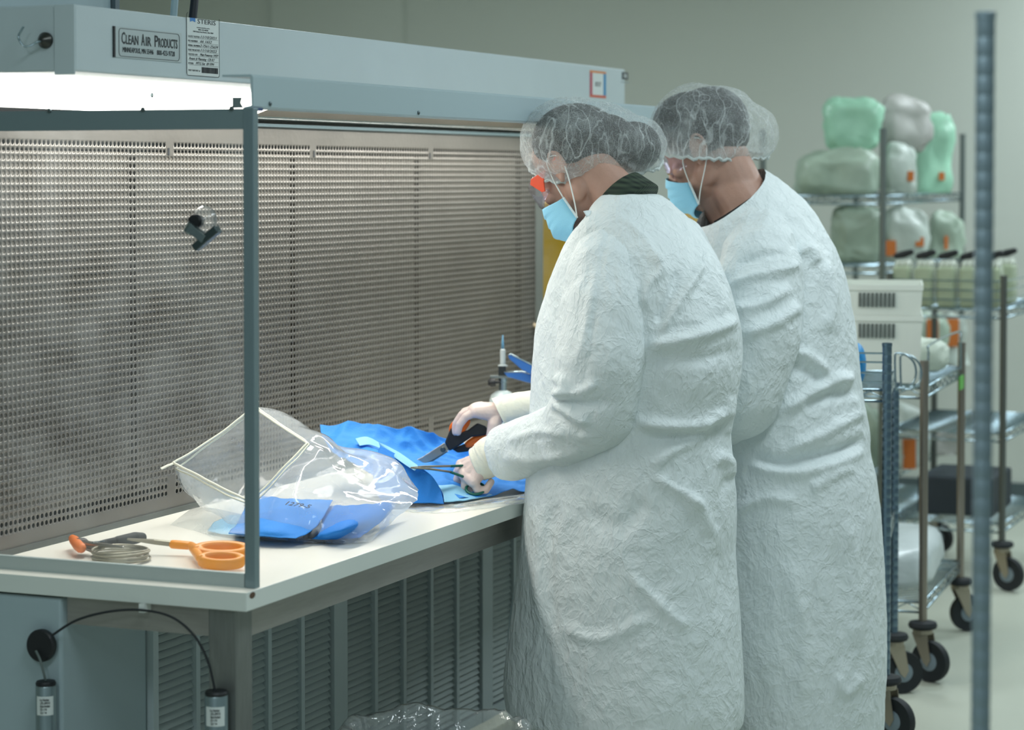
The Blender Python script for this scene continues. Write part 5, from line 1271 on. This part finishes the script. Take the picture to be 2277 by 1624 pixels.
supply(1880, 1955, 900, 1062, 9.3, M['pgrn2'], 'pale green bag on the fourth shelf left of the rack post', sA[3]+.006)
supply(1975, 2062, 900, 1062, 9.3, M['pwhite'], 'whitish bag with a long orange tag on the fourth shelf', sA[3]+.006, [(2022, 1010, 28, 66)])
supply(2070, 2140, 940, 1062, 9.7, M['pgrey'], 'grey bag at the right end of the fourth shelf', sA[3]+.006)
# rack C with clear jugs
pD = at(2230, 900, 8.5); zC = at(2230, 690, 8.5).z
rc_, uxC, uyC = rack('wire_cart', 'wire cart of clear jugs near the right edge', 'cart', (pD.x, pD.y), 0, .75, .42, [at(2230, 612, 8.5).z]*4, [zC, zC-.45, .24], mat('jug_cart_post', '#6b6f6c', .35, .8), .0625)
b = MB()
for h in (.035, .07, .105):
    z = zC+h; q = [(0, 0), (0, .42)]
    b.tube([Vector((pD.x, pD.y, z)), Vector((pD.x, pD.y+.42, z))], .0028, 6).tube([Vector((pD.x, pD.y, z)), Vector((pD.x+.75, pD.y, z))], .0028, 6)
b.build('side_rail', M['chrome'], rc_)
tag(MB().box(pD.x+.12, pD.x+.50, pD.y+.06, pD.y+.34, 0.246, .39).build('storage_bin', mat('bin_navy', '#26313a', .6), bevel=.01), 'dark navy bin on the lowest shelf of the jug cart', 'bin')
M['jug'] = mat('jug_clear', '#a9b59a', .25, var=.1, vscale=10); M['foam'] = mat('jug_foam', '#c9cfc2', .5, bump=.8, bscale=40)
def jug(x, y, label):
    t = thing('jug', label, 'jug', (x, y, zC+.006), 'jugs on the wire cart')
    MB().box(x-.05, x+.05, y-.032, y+.032, zC+.006, zC+.155).build('jug_body', M['jug'], t, bevel=.012)
    nk = MB()
    for k in (-1, 0, 1): nk.ell((x, y+k*.019, zC+.160), ((1, 0, 0), (0, 1, 0), (0, 0, 1)), (.035, .013, .018), 14, 8)
    nk.build('jug_top', M['foam'], t, smooth=True)
    MB().chain([(x, y+.028, zC+.190), (x, y, zC+.196), (x, y-.028, zC+.205)], [.011, .014, .011], 10).build('jug_handle', M['black'], t, smooth=True)
xs = pD.x+.07
lbs = ['leftmost clear jug with black handle on the jug cart', 'second clear jug from the left on the jug cart', 'third clear jug from the left on the jug cart', 'fourth clear jug from the left, mostly behind the front post', 'fifth clear jug from the left, against the jug cart corner post']
for i in range(5): jug(xs, pD.y+.385-.083*i, lbs[i])
jug(xs+.30, pD.y+.06, 'clear jug with black handle farther back, right of the front post')
# yellow cabinet past the end of the hood
ycab = thing('safety_cabinet', 'yellow cabinet seen past the far end of the hood', 'cabinet', (3.75, .5, 0))
M['yel'] = mat('yellow_paint', '#c9a227', .5, var=.06, vscale=3)
MB().box(3.75, 4.2, -.0+.36, 1.30, .02, at(1200, 452, 8.0).z).build('cabinet_body', M['yel'], ycab, bevel=.006)
for y0 in (.37, .835): MB().box(3.732, 3.75, y0, y0+.455, .06, at(1200, 470, 8.0).z).build('door', M['yel'], ycab, bevel=.004)
MB().box(3.715, 3.732, .80, .825, .7, .9).build('handle', M['black'], ycab)
# waste bin with a clear liner, just below the frame
cW = at(965, 1612, 4.72)
wbn = thing('waste_bin', 'bin with a crumpled clear liner in front of the louvred panels', 'bin', (cW.x, cW.y, 0))
MB().lathe([(.15, .002), (.165, cW.z-.06), (.172, cW.z-.055), (.166, cW.z-.055), (.15, .01)], (cW.x, cW.y, 0), (0, 0, 1), 36).build('bin_body', mat('bin_grey', '#6d7779', .5), wbn, angle=40)
rows = []
for z, r in ((-.16, .186), (-.10, .190), (-.05, .194), (-.018, .197), (-.004, .185), (-.010, .165), (-.06, .155)):
    rows.append([(cW.x+(r+.012*noise.noise(Vector((math.cos(t)*3, math.sin(t)*3, z*20))))*math.cos(t), cW.y+(r+.012*noise.noise(Vector((math.cos(t)*3, math.sin(t)*3, z*20))))*math.sin(t), cW.z+z+(.016*noise.noise(Vector((math.cos(t)*2.5, math.sin(t)*2.5, 1)))+.007*noise.noise(Vector((math.cos(t)*8, math.sin(t)*8, 1))))*(1 if z > -.08 else .2)) for t in np.linspace(0, 2*math.pi, 120, endpoint=False)])
MB().grid(np.array(rows), cu=True).build('bin_liner', film('bin_liner_film', haze=.14, gloss=.06, rough=.12, bump=.6, bscale=25, hazecol=(.8, .88, .9)), wbn, smooth=True)
